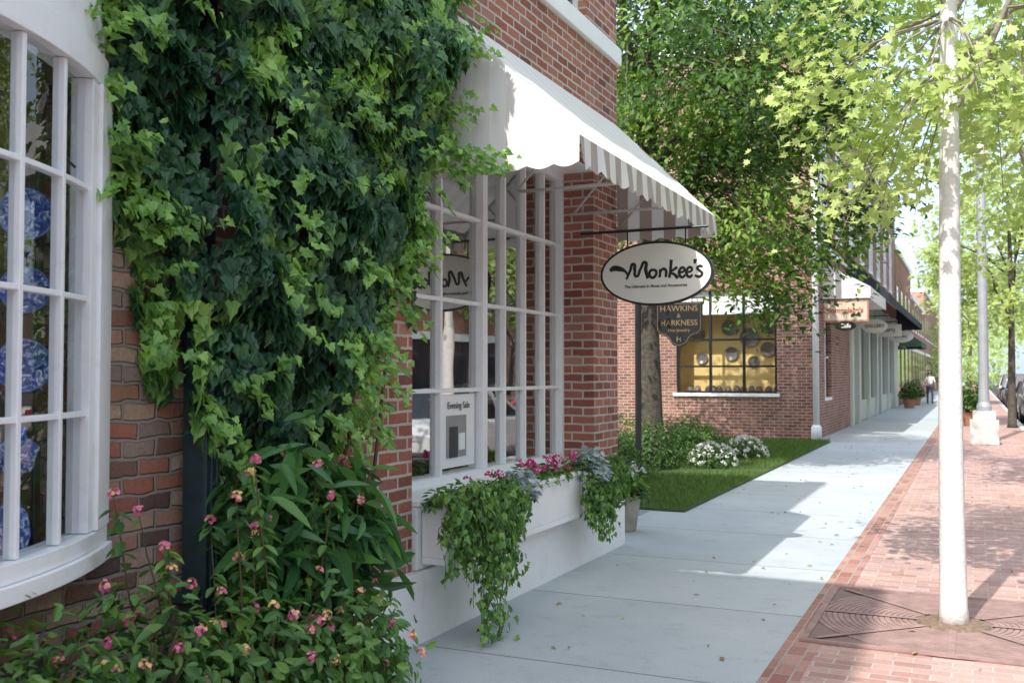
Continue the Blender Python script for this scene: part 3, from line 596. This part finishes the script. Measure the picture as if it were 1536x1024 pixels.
# ------------------------------------------------------------------ generic shrub
def shrub(name,c,r,n,size,shp,mat,seed=0,up=.4,flowers=None,stem=True,lump=.35,cmin=0):
    g_=group(name); P=[];Nn=[];T=[];S=[];Cc=[];fl=[]
    for i in range(n):
        v=Vector((R.gauss(0,1),R.gauss(0,1),abs(R.gauss(0,1)) if cmin==0 else R.gauss(0,1))).normalized()
        k=1+lump*noise.noise(v*2.2+Vector((seed,seed*2,0)))+.2*noise.noise(v*6+Vector((seed,0,0)))
        rr=(R.random()**.35)*k
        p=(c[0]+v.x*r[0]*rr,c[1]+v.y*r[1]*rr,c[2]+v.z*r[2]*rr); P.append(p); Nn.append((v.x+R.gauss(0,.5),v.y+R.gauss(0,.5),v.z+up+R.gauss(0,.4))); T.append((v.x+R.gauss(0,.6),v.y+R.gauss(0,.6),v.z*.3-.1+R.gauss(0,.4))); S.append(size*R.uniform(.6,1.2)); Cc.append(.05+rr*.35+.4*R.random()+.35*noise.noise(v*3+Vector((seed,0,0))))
        if flowers and R.random()<flowers[0] and rr>k*.85: fl.append((p,v))
    leaves('leaves',P,Nn,T,S,shp,mat,g_,np.array(Cc))
    if stem:
        b=MB()
        for i in range(14):
            a=R.uniform(0,6.28); q_=R.uniform(.3,.8); b.tube([(c[0],c[1],0),(c[0]+math.cos(a)*r[0]*q_*.5,c[1]+math.sin(a)*r[1]*q_*.5,c[2]+r[2]*.3),(c[0]+math.cos(a)*r[0]*q_,c[1]+math.sin(a)*r[1]*q_,c[2]+r[2]*.75)],[.01,.007,.003],5)
        b.done('stems',M_stem,g_)
    if fl: heads(fl,flowers[1],flowers[2],g_)
    return g_
def heads(fl,rad,mat,parent,npt=16):
    P=[];Nn=[];T=[];S=[];Cc=[]
    for p,v in fl:
        v=Vector(v).normalized(); cc=R.uniform(-.35,.35)
        for k in range(npt):
            u=Vector((R.gauss(0,1),R.gauss(0,1),R.gauss(0,1))).normalized()
            if u.dot(v)<-.2: u=-u
            P.append(tuple(Vector(p)+v*.02+u*rad)); Nn.append(tuple(u)); T.append((R.gauss(0,1),R.gauss(0,1),R.gauss(0,1))); S.append(rad*1.1); Cc.append(min(1,max(0,(u.dot(v))*.6+cc+R.uniform(0,.2))))
    leaves('flowers',P,Nn,T,S,S_pet,mat,parent,np.array(Cc))
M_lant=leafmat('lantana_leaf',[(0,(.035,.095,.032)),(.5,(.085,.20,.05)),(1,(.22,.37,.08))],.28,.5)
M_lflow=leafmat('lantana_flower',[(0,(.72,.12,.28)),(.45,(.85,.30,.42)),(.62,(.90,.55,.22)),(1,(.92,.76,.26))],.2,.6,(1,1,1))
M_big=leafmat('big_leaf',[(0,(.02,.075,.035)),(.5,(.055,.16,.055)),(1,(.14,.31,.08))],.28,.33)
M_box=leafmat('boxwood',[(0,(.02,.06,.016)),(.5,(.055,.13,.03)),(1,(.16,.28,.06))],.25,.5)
for i,(x,y,z,rx,ry,rz) in enumerate([(-2.68,1.75,.36,.38,.42,.42),(-2.72,2.2,.38,.42,.44,.44),(-2.72,2.72,.37,.40,.44,.44),(-2.64,3.25,.30,.42,.42,.46),(-2.58,3.68,.24,.40,.38,.44),(-2.66,3.92,.2,.30,.28,.42)]):
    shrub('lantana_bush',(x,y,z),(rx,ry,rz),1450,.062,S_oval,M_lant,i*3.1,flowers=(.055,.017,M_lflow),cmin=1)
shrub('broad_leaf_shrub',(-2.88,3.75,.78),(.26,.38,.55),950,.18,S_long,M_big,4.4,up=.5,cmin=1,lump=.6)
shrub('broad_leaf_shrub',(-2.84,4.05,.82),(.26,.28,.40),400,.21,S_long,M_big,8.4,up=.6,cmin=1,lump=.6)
g_=group('lantana_sprays'); P=[];Nn=[];T=[];S=[];fl=[]; b=MB()
for i in range(24):
    y=R.uniform(2.9,4.1); x=-2.8+R.uniform(-.1,.2); top=R.uniform(.6,1.36); pts=[Vector((x,y,.1))]
    dx,dy=R.gauss(0,.12),R.gauss(0,.15)
    for k in range(1,7): pts.append(Vector((x+dx*k/6+.02*R.random(),y+dy*k/6,.1+(top-.1)*k/6)))
    b.tube(pts,[.006,.005,.005,.004,.004,.003,.002],5)
    for k in range(38):
        t=R.uniform(.15,1)*6; j=min(5,int(t)); p=pts[j].lerp(pts[j+1],t-j); a=R.uniform(0,6.28); P.append(tuple(p)); Nn.append((.3*math.cos(a),.3*math.sin(a),1)); T.append((math.cos(a),math.sin(a),R.uniform(-.4,.3))); S.append(R.uniform(.05,.085))
    fl.append((tuple(pts[-1]),(R.gauss(.3,.3),R.gauss(-.3,.3),.8)))
leaves('leaves',P,Nn,T,S,S_oval,M_lant,g_); b.done('stems',M_stem,g_); heads(fl,.018,M_lflow,g_)
# ------------------------------------------------------------------ window box
wb=group('window_flower_box'); b=MB()
b.box(-2.85,-3.02,5.22,7.42,.46,.50); b.box(-2.85,-2.88,5.22,7.42,.50,.80); b.box(-2.88,-3.02,5.22,5.25,.50,.80); b.box(-2.88,-3.02,7.39,7.42,.50,.80)
b.box(-2.83,-2.9,5.2,7.44,.80,.83); b.done('white_planter',M_white,wb,bevel=.006)
b=MB(); b.box(-2.88,-3.02,5.25,7.39,.5,.77); b.done('soil',M_soil,wb)
M_trail=leafmat('trailing_ivy',[(0,(.04,.11,.03)),(.5,(.10,.23,.05)),(1,(.25,.41,.10))],.3,.45)
M_dusty=leafmat('dusty_miller',[(0,(.32,.40,.41)),(1,(.58,.66,.66))],.15,.8,(1,1,1))
M_petu=leafmat('petunia',[(0,(.5,.01,.14)),(.6,(.7,.04,.28)),(1,(.85,.4,.55))],.3,.6,(1,1,1))
def trail(y0,y1,n,zl,zh,name,parent,out=.1,drift=.12):
    P=[];Nn=[];T=[];S=[]; b=MB()
    for i in range(n):
        y=R.uniform(y0,y1); L=R.uniform(zl,zh)*(1-.5*abs((y-(y0+y1)/2)/(y1-y0)*2)**2); x=-2.9; pts=[]; m=14; ph=R.uniform(0,6); oo=.08+out*R.uniform(.3,1.1)
        for k in range(m+1):
            t=k/m; a=min(1,t*5); pts.append(Vector((x+oo*math.sin(a*1.57)+.02*math.sin(ph+t*9),y+drift*t*math.sin(ph)+.015*math.sin(t*20+ph),max(.02,.84+.06*math.sin(min(1,t*6)*3.14)-L*max(0,t-.1)))))
        b.tube(pts,.0025,4)
        for k in range(int(L*70)+10):
            t=R.random()*m; j=min(m-1,int(t)); p=pts[j].lerp(pts[j+1],t-j); P.append((p.x+abs(R.gauss(0,.035)),p.y+R.gauss(0,.035),p.z+R.gauss(0,.02))); Nn.append((1,R.gauss(0,.5),.5+R.gauss(0,.4))); T.append((R.gauss(0,.4),R.gauss(0,.6),-1)); S.append(R.uniform(.028,.055))
    leaves(name,P,Nn,T,S,S_ivy,M_trail,parent); b.done(name+'_stems',M_stem,parent)
trail(5.05,6.1,34,.15,.55,'trailing_vines',wb); trail(5.2,5.75,14,.55,.95,'trailing_vines',wb,.16,.2); trail(5.3,5.5,6,.9,1.12,'trailing_vines',wb,.2)
trail(7.35,8.2,36,.25,.75,'trailing_vines',wb,.04,.2)
def tuft(c,r,n,size,shp,mat,parent,name):
    P=[];Nn=[];T=[];S=[]
    for i in range(n):
        v=Vector((R.gauss(0,1),R.gauss(0,1),abs(R.gauss(0,.8)))).normalized(); q_=R.random()**.4
        P.append((c[0]+v.x*r[0]*q_,c[1]+v.y*r[1]*q_,c[2]+v.z*r[2]*q_)); Nn.append((v.x*.5+R.gauss(0,.4),R.gauss(0,.4),1)); T.append(tuple(v+Vector((R.gauss(0,.3),R.gauss(0,.3),R.gauss(0,.3))))); S.append(size*R.uniform(.6,1.2))
    leaves(name,P,Nn,T,S,shp,mat,parent)
for y in np.linspace(5.3,7.9,14): tuft((-2.93,y,.80),(.1,.14,.09+.08*R.random()),120,.06,S_oval,M_trail,wb,'box_foliage')
tuft((-2.80,6.15,.76),(.12,.17,.2),480,.055,S_maple,M_dusty,wb,'dusty_miller'); tuft((-2.82,7.6,.74),(.13,.22,.27),620,.055,S_maple,M_dusty,wb,'dusty_miller')
fl=[((-2.88+R.uniform(-.05,.08),R.uniform(6.35,7.2),.88+R.uniform(-.03,.11)),(1,-.6,.5)) for i in range(34)]+[((-2.88+R.uniform(-.05,.05),R.uniform(5.5,6.0),.93),(1,-.6,.5)) for i in range(5)]
heads(fl,.02,M_petu,wb,10)
# ------------------------------------------------------------------ garden
for i,(x,y,rx,rz) in enumerate([(-4.9,14.0,.6,.62),(-4.95,16.2,.75,.75),(-4.55,17.6,.62,.68),(-5.6,15.0,.7,.8),(-5.0,12.6,.5,.55),(-6.3,17.2,.9,1.0),(-5.2,19.3,.8,.7)]):
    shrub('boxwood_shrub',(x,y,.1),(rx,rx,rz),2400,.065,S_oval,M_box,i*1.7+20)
M_mum=leafmat('white_mum',[(0,(.60,.62,.58)),(1,(.86,.86,.82))],.2,.7,(1,1,1))
for i,(x,y) in enumerate([(-4.0,16.6),(-3.85,18.5)]):
    g_=shrub('white_chrysanthemum',(x,y,.08),(.38,.38,.32),900,.06,S_oval,M_box,i+60)
    fl=[]
    for k in range(110):
        v=Vector((R.gauss(0,1),R.gauss(0,1),abs(R.gauss(0,1)))).normalized(); fl.append(((x+v.x*.38,y+v.y*.38,.1+v.z*.32),tuple(v)))
    heads(fl,.028,M_mum,g_,9)
pt=group('flower_pot'); b=MB(); b.lathe([(.11,0),(.12,.02),(.16,.30),(.18,.32),(.18,.36),(.15,.36),(.14,.33),(.02,.33)],(-3.26,9.75,.0),20); b.done('pot',plain('stone_pot',(.36,.33,.28),.8,bump=.4,var=.3),pt,smooth=False)
tuft((-3.24,9.75,.35),(.2,.2,.3),500,.08,S_oval,M_lant,pt,'foliage'); heads([((-3.24+R.uniform(-.18,.18),9.75+R.uniform(-.2,.1),.5+R.uniform(0,.2)),(.3,-.7,.6)) for i in range(10)],.028,M_mum,pt,10)
n=34000; ys_=rng.uniform(11.3,24.1,n); xs_=-3.07-rng.random(n)**1.3*5
P=np.stack([xs_,ys_,np.full(n,.03)],1); k=(np.abs(ys_-15.9-.6*(xs_+4))>.32)
P=P[k]; n=len(P); leaves('grass',P,rv(n)*[1,1,.1],np.stack([rng.normal(0,.35,n),rng.normal(0,.35,n),np.ones(n)],1),rng.uniform(.04,.085,n),shape([(.09,.1),(.06,.6)],.1,.3),leafmat('grass_blade',[(0,(.07,.13,.03)),(1,(.17,.28,.07))],.3,.6))
# ------------------------------------------------------------------ trees
def tree(name,base,top,r0,cc,cr,nl,nc,lpc,rc,lsize,shp,lmat,bmat,thr=-.12,freq=.5,extra=(),zmin=2.6,droop=.3,seed=0,start=.45,core=.15,lk=.5,taper=.75,bmat2=None,ta=1.0):
    rr=random.Random(seed+11); g_=group(name); b=MB(); nodes=[]
    bx,by=base; tz=top; pts=[];rad=[]
    for k in range(11):
        t=k/10; pts.append(Vector((bx+.05*math.sin(t*5+seed)*t*r0*8,by+.05*math.cos(t*4+seed)*t*r0*8,tz*t))); rad.append(r0*(1.25 if k==0 else 1)*(1-taper*t))
    pts.insert(1,Vector((bx,by,.12))); rad.insert(1,r0*1.02)
    b.tube(pts,rad,12); 
    for p,r_ in zip(pts,rad):
        if p.z>tz*start: nodes.append((p,r_))
    for i in range(nl):
        t=start+(1-start)*rr.random(); j=min(10,int(t*10)+1); p0=pts[j].copy(); a=2*math.pi*(i/nl)+rr.uniform(-.4,.4); e=rr.uniform(-.3,.9)
        end=Vector((cc[0]+cr[0]*.8*math.cos(a)*math.cos(e),cc[1]+cr[1]*.8*math.sin(a)*math.cos(e),cc[2]+cr[2]*.8*math.sin(e))); lp=[];lr=[]
        for k in range(8):
            u=k/7; q_=p0.lerp(end,u)+Vector((0,0,math.sin(u*math.pi)*.12*(end-p0).length))+Vector((rr.gauss(0,.04),rr.gauss(0,.04),rr.gauss(0,.04)))*(1 if 0<k else 0)
            lp.append(q_); lr.append(max(.006,r0*lk*(1-u)**.8*(1-.5*t)+.005))
        b.tube(lp,lr,7,mi=1,cap=False); nodes+=list(zip(lp[2:],lr[2:]))
    cs_=[]; tries=0
    while len(cs_)<nc and tries<nc*30:
        tries+=1; v=Vector((rr.gauss(0,1),rr.gauss(0,1),rr.gauss(0,1))).normalized(); q_=rr.random()**.45
        if q_<core: continue
        p=Vector((cc[0]+cr[0]*v.x*q_,cc[1]+cr[1]*v.y*q_,cc[2]+cr[2]*v.z*q_))
        if p.z<zmin+.5*noise.noise(p*.9): continue
        if noise.noise(p*freq+Vector((seed,0,0)))<thr: continue
        cs_.append(p)
    cs_+= [Vector(e) for e in extra]
    NP=np.array([tuple(q_[0]) for q_ in nodes]); P=[];Nn=[];T=[];S=[];Cc=[]
    for p in cs_:
        dd=np.linalg.norm(NP-np.array(tuple(p)),axis=1); q_=nodes[int(np.argmin(dd))]; p0=q_[0]; L=(p-p0).length
        mid=p0.lerp(p,.5)+Vector((0,0,.1*L)); rt=min(q_[1]*.7,.006+.006*L); b.tube([p0,mid,p,p+(p-p0)*.15+Vector((0,0,-.1*L))],[rt,rt*.6,rt*.35,.002],5,mi=1,cap=False)
        tone=.5+ta*noise.noise(p*1.1+Vector((seed,3,0))); o_=(p-Vector(cc)); o_.normalize()
        m=int(lpc*rr.uniform(.6,1.3)); X=rng.normal(0,1,(m,3))*np.array([rc,rc,rc*.55])*rr.uniform(.7,1.25)
        X[:,2]-=droop*np.abs(X[:,0]+X[:,1])*.5
        X+=np.array(tuple(p)); P.append(X); Nn.append(rng.normal(0,.5,(m,3))+np.array([o_.x*.3,o_.y*.3-.3,.8])); T.append(rng.normal(0,.6,(m,3))+np.array([o_.x*.6,o_.y*.6,-.5])); S.append(rng.uniform(.6,1.15,m)*lsize); Cc.append(tone*.6+.35*rng.random(m))
    b.done('trunk_and_limbs',[bmat,bmat2 or bmat],g_,smooth=True)
    leaves('foliage',np.concatenate(P),np.concatenate(Nn),np.concatenate(T),np.concatenate(S),shp,lmat,g_,np.concatenate(Cc))
    return g_
M_oak=leafmat('dark_tree_leaf',[(0,(.03,.075,.02)),(.45,(.085,.175,.038)),(1,(.27,.40,.075))],.4,.5)
M_map=leafmat('maple_leaf',[(0,(.30,.41,.10)),(.5,(.50,.61,.20)),(1,(.68,.75,.38))],.45,.5,(1.15,1.18,.95))
M_far=leafmat('far_leaf',[(0,(.20,.28,.10)),(.5,(.36,.47,.20)),(1,(.54,.62,.34))],.4,.6)
M_limb=plain('limb_bark',(.30,.27,.21),.9,var=.3,scale=15)
ex=[(-3.1,17,3.0),(-3.0,16.8,2.75),(-3.3,17,3.3),(-2.75,17,2.9),(-2.6,17.2,3.3),(-2.9,17,3.5),(-3.5,16.5,3.1),(-2.1,17.5,3.7),(-1.9,17.8,4.0),(-1.7,17.6,4.3),(-2.3,17.2,3.6),(-4.0,16.8,3.2),(-2.7,16.9,2.65),(-3.2,16.7,2.6),(-2.4,17.0,3.1),(-1.6,17.5,3.9),(-1.45,17.6,4.6),(-1.5,17.2,5.2),(-1.5,17,5.9),(-1.7,17,6.4),(-3.7,16.7,3.5),(-3.3,16.9,3.8),(-2.5,17,4.1),(-2.0,17,4.6)]
tree('shade_tree',(-5.15,16.8),8.5,.26,(-4.1,17,6.7),(3.2,3.6,4.0),14,400,95,.36,.13,S_oval,M_oak,M_bark,thr=-.3,freq=.55,extra=ex,zmin=3.3,seed=3,start=.35,ta=1.6)
tree('street_tree',(-.14,6.96),6.5,.082,(-.05,7.3,4.5),(1.4,1.9,1.8),10,140,50,.19,.085,S_maple,M_map,M_barkL,thr=-.15,freq=1.1,zmin=3.0,seed=5,start=.5,extra=[(-.75,7.2,2.75),(-.7,7.2,2.95),(-.85,7.4,3.0),(-.5,7.1,2.95),(-.95,7.3,3.3),(-1.0,7.4,3.6),(-.6,7.3,3.2)],lk=.28,taper=.6,bmat2=M_limb)
tree('street_tree',(.92,14.2),6.5,.09,(.9,14.2,5.4),(1.8,2.4,2.6),10,110,52,.27,.11,S_maple,M_map,M_barkL,thr=-.1,freq=.8,zmin=3.0,seed=8,start=.45,lk=.35,bmat2=M_limb)
tree('street_tree',(1.0,33),7.5,.12,(.7,33,6),(2.4,3,3),9,100,48,.35,.16,S_maple,M_map,M_bark,thr=-.1,freq=.6,zmin=3.0,seed=12,start=.4,lk=.35)
tree('street_tree',(.3,56),8,.14,(.2,56,6.3),(3.0,3.4,3.3),9,90,45,.45,.22,S_maple,M_map,M_bark,thr=-.1,freq=.5,zmin=2.8,seed=15,start=.4,lk=.35)
for i,y in enumerate((12,27,41,60)):
    tree('street_tree',(12,y),8,.18,(12,y,6.5),(3.3,3.6,3.6),8,80,40,.5,.28,S_oval,M_oak,M_bark,thr=-.2,freq=.5,zmin=3.0,seed=30+i,start=.35)
P=[];Nn=[];T=[];S=[];Cc=[]
for i in range(220):
    y=R.uniform(95,190); x=R.uniform(-8,24); z=R.uniform(1,6+y*.032); 
    if 2.5<x<9.5 and z<5: continue
    m=55; X=rng.normal(0,1,(m,3))*np.array([1.3,1.5,1.0])+np.array([x,y,z]); P.append(X); Nn.append(rng.normal(0,.6,(m,3))+[0,-.3,.7]); T.append(rng.normal(0,1,(m,3))); S.append(rng.uniform(.35,.8,m)); Cc.append(.5+.5*nz((x,y,z),.2)+.3*rng.random(m)-.1)
g_=group('distant_trees'); leaves('foliage',np.concatenate(P),np.concatenate(Nn),np.concatenate(T),np.concatenate(S),S_oval,M_far,g_,np.concatenate(Cc))
b=MB()
for i in range(22): x,y=R.choice([R.uniform(-6,1.5),R.uniform(11,22)]),R.uniform(95,180); b.tube([(x,y,-.1),(x+.2,y,6),(x,y,11)],[.3,.22,.08],7)
b.done('trunks',M_bark,g_)
# ------------------------------------------------------------------ tree grate
gr=group('tree_grate'); b=MB(); GX,GY=-.14,7.0; hh=.83
b.box(GX-hh,GX+hh,GY-hh,GY+hh,-.002,.006,1)
for (a,c,e,f) in((-hh,hh,-hh,-hh+.04),(-hh,hh,hh-.04,hh),(-hh,-hh+.04,-hh+.04,hh-.04),(hh-.04,hh,-hh+.04,hh-.04)): b.box(GX+a,GX+c,GY+e,GY+f,.006,.018)
for k in range(17):
    r_=.24+k*.036
    b.arc((GX,GY),0,360,r_,r_+.029,.006,.011,48)
for k in range(8):
    a=math.pi/4*k; ca,sa=math.cos(a),math.sin(a); L=.80 if k%2==0 else 1.05; w_=.02
    b.add([(GX+ca*.22-sa*w_,GY+sa*.22+ca*w_,.017),(GX+ca*.22+sa*w_,GY+sa*.22-ca*w_,.017),(GX+ca*L+sa*w_,GY+sa*L-ca*w_,.017),(GX+ca*L-sa*w_,GY+sa*L+ca*w_,.017)],[(0,1,2,3)])
b.done('cast_iron',[plain('rusty_iron',(.34,.22,.20),.7,var=.25,scale=8,bump=.3),plain('grate_gap',(.24,.16,.145),.9)],gr)
b=MB(); b.lathe([(.22,0),(.2,.02),(.08,.03)],(GX,6.96,.004),20); b.done('soil',plain('mulch',(.22,.15,.11),.95,var=.4,scale=30,bump=1),gr)
lp=group('street_lamp'); b=MB(); b.box(.19-.3,.19+.3,24.8,25.4,0,.55,1); b.box(.19-.24,.19+.24,24.86,25.34,.553,.75,1)
b.lathe([(.16,0),(.16,.1),(.12,.2),(.11,.5),(.10,4.6),(.08,5.6),(.12,5.65)],(.19,25.1,.75),14,0); b.lathe([(.08,0),(.2,.1),(.24,.3),(.2,.55),(.05,.7),(.0,.78)],(.19,25.1,6.4),14,2)
b.done('post',[plain('grey_metal',(.36,.38,.40),.5,.2),M_kerb,M_cream],lp,bevel=.01)
for i,(x,y) in enumerate([(-2.75,49.5),(-2.7,54),(-.1,33.5),(0,43)]):
    g_=group('potted_shrub'); b=MB(); b.lathe([(.2,0),(.28,.4),(.3,.42),(.27,.44)],(x,y,0),14); b.done('pot',plain('terracotta',(.35,.17,.11)),g_); tuft((x,y,.45),(.4,.4,.9),500,.16,S_oval,M_box,g_,'foliage')
# ------------------------------------------------------------------ cars
M_tire=plain('tyre',(.02,.02,.02),.8); M_rim=plain('rim',(.5,.5,.52),.3,.8); M_cg=plain('car_glass',(.02,.025,.03),.04,spec=.9); M_head=plain('headlamp',(.7,.7,.72),.1); M_tail=plain('tail_lamp',(.45,.02,.02),.2)
def paint(name,c):
    m=plain(name,c,.25,.1,var=.02,spec=.6); return m
def car(x,y,mp,suv=0,flip=1):
    g_=group('parked_car'); st=[(-2.3,.35,.62,.70),(-2.22,.28,.78,.80),(-1.9,.22,.86,.87),(-1.2,.2,.92,.9),(0,.2,.93,.9),(.9,.2,.93,.9),(1.5,.2,.88,.88),(2.0,.24,.80,.84),(2.25,.3,.66,.74),(2.3,.36,.55,.66)]
    b=MB(); vs=[];fs=[]
    for (yy,z0,z1,hw_) in st:
        if suv: z1+=.1
        sec=[(-hw_*.86,z0),(-hw_*.98,z0+.12),(-hw_,(z0+z1)/2),(-hw_*.95,z1-.08),(-hw_*.82,z1),(0,z1+.03),(hw_*.82,z1),(hw_*.95,z1-.08),(hw_,(z0+z1)/2),(hw_*.98,z0+.12),(hw_*.86,z0)]
        vs+=[(x+a,y+flip*yy,z-.145) for a,z in sec]
    n=11
    for i in range(len(st)-1):
        for k in range(n): fs.append((i*n+k,i*n+(k+1)%n,(i+1)*n+(k+1)%n,(i+1)*n+k))
    fs.append(list(range(n))); fs.append([(len(st)-1)*n+k for k in range(n)][::-1]); b.add(vs,fs,0)
    yb0,yb1,yr0,yr1,zr=(-2.1,1.0,-1.75,.15,1.68) if suv else (-1.75,.95,-1.05,.1,1.42)
    zb_=.95 if suv else .86
    lo=[(-.80,yb0),(.80,yb0),(.80,yb1),(-.80,yb1)]; hi=[(-.62,yr0),(.62,yr0),(.62,yr1),(-.62,yr1)]
    b.add([(x+a,y+flip*c,zb_-.145) for a,c in lo]+[(x+a,y+flip*c,zr-.145) for a,c in hi],[(0,1,5,4),(1,2,6,5),(2,3,7,6),(3,0,4,7)],1)
    b.add([(x+a*1.01,y+flip*c,zr-.145-.02) for a,c in hi]+[(x+a*.85,y+flip*(c*.9-.05),zr-.1) for a,c in hi],[(0,1,5,4),(1,2,6,5),(2,3,7,6),(3,0,4,7),(4,5,6,7)],0)
    for (a,c),(a2,c2) in zip(lo,hi): b.tube([(x+a,y+flip*c,zb_-.15),(x+a2,y+flip*c2,zr-.15)],.035,6,0)
    for s_ in(-1,1): b.tube([(x+s_*.80,y-flip*.35,zb_-.15),(x+s_*.63,y-flip*.4,zr-.15)],.03,6,0); b.box(x+s_*.88,x+s_*1.02,y+flip*.7,y+flip*.85,.75,.88,0)
    for s_ in(-1,1):
        for yy in(-1.4,1.42):
            k=len(b.v); b.lathe([(.1,-.09),(.27,-.1),(.33,-.07),(.33,.09),(.27,.11)],(0,0,0),20,2); b.lathe([(.2,0),(.2,.115),(.02,.13)],(0,0,0),14,3)
            for i in range(k,len(b.v)): vx,vy,vz=b.v[i]; b.v[i]=(x+s_*(.80+vz),y+flip*yy+vx,vy+.33-.145)
    for s_ in(-1,1): b.box(x+s_*.5,x+s_*.8,y+flip*2.2,y+flip*2.285,.48,.6,4); b.box(x+s_*.58,x+s_*.8,y-flip*2.2,y-flip*2.305,.52,.68,5)
    b.box(x-.25,x+.25,y-flip*2.28,y-flip*2.315,.4,.52,4)
    b.done('car_body',[mp,M_cg,M_tire,M_rim,M_head,M_tail],g_,smooth=False,bevel=.02)
pw,pr,pk,ps,pb=paint('white_car_paint',(.80,.81,.82)),paint('red_car_paint',(.45,.04,.04)),paint('black_car_paint',(.03,.03,.035)),paint('silver_car_paint',(.45,.46,.47)),paint('blue_car_paint',(.05,.09,.18))
for (y,p_,s_) in((11.8,ps,0),(17.6,pw,0),(22.9,pr,0),(29,pw,1),(41,ps,1),(46.5,pk,0),(52,pb,1),(58,pk,0),(64.5,pw,0),(71,pk,1),(78,ps,0)): car(2.33,y,p_,s_)
# ------------------------------------------------------------------ pedestrians
M_skin=plain('skin',(.45,.28,.2)); 
def person(x,y,shirt,pants,ph=1):
    g_=group('pedestrian')
    def skin(name,verts,edges,rads,mat,sub=2):
        me=bpy.data.meshes.new(name); me.from_pydata([(x+a,y+c_,e) for a,c_,e in verts],edges,[]); o=bpy.data.objects.new(name,me); link(o,g_); me.materials.append(mat)
        m=o.modifiers.new('s','SKIN'); 
        if not me.skin_vertices: 
            bm=bmesh.new(); bm.from_mesh(me); bm.verts.layers.skin.verify(); bm.to_mesh(me); bm.free()
        for i,r_ in enumerate(rads): me.skin_vertices[0].data[i].radius=(r_,r_*.85)
        me.skin_vertices[0].data[0].use_root=True
        o.modifiers.new('d','SUBSURF').levels=1
    skin('trousers',[(0,0,.95),(-.1,0,.88),(-.12,.12*ph,.5),(-.12,.05*ph,.1),(-.12,.16*ph,.05),(.1,0,.88),(.12,-.12*ph,.5),(.12,-.3*ph,.14),(.12,-.2*ph,.06)],[(0,1),(1,2),(2,3),(3,4),(0,5),(5,6),(6,7),(7,8)],[.15,.1,.07,.05,.045,.1,.07,.05,.045],pants)
    skin('shirt',[(0,0,1.0),(0,0,1.2),(0,0,1.4),(-.17,0,1.4),(-.24,-.05*ph,1.13),(.17,0,1.4),(.24,.06*ph,1.13)],[(0,1),(1,2),(2,3),(3,4),(2,5),(5,6)],[.15,.14,.12,.07,.05,.07,.05],shirt)
    skin('skin',[(0,0,1.42),(0,0,1.52),(0,.01,1.6),(0,.01,1.7)],[(0,1),(1,2),(2,3)],[.06,.05,.09,.085],M_skin)
    for s_,dd in((-1,-1),(1,1)): skin('forearm',[(s_*.24,.05*ph*dd,1.13),(s_*.26,.14*ph*dd,.9),(s_*.26,.18*ph*dd,.8)],[(0,1),(1,2)],[.042,.03,.035],M_skin)
    skin('hair',[(0,-.02,1.68),(0,-.02,1.73),(0,-.06,1.62)],[(0,1),(0,2)],[.1,.07,.07],M_black)
person(-2.1,56,M_white,plain('navy_trousers',(.03,.04,.08))); person(-1.2,80,plain('red_shirt',(.4,.06,.05)),M_black,-1)
n=260; yy=rng.uniform(3,30,n); xx=rng.uniform(-3,1,n)
leaves('fallen_leaves',np.stack([xx,yy,np.full(n,.012)],1),rv(n,.15)+[0,0,1],rv(n)*[1,1,.05],rng.uniform(.025,.055,n),S_oval,leafmat('dry_leaf',[(0,(.22,.13,.05)),(1,(.46,.38,.14))],.1,.8))
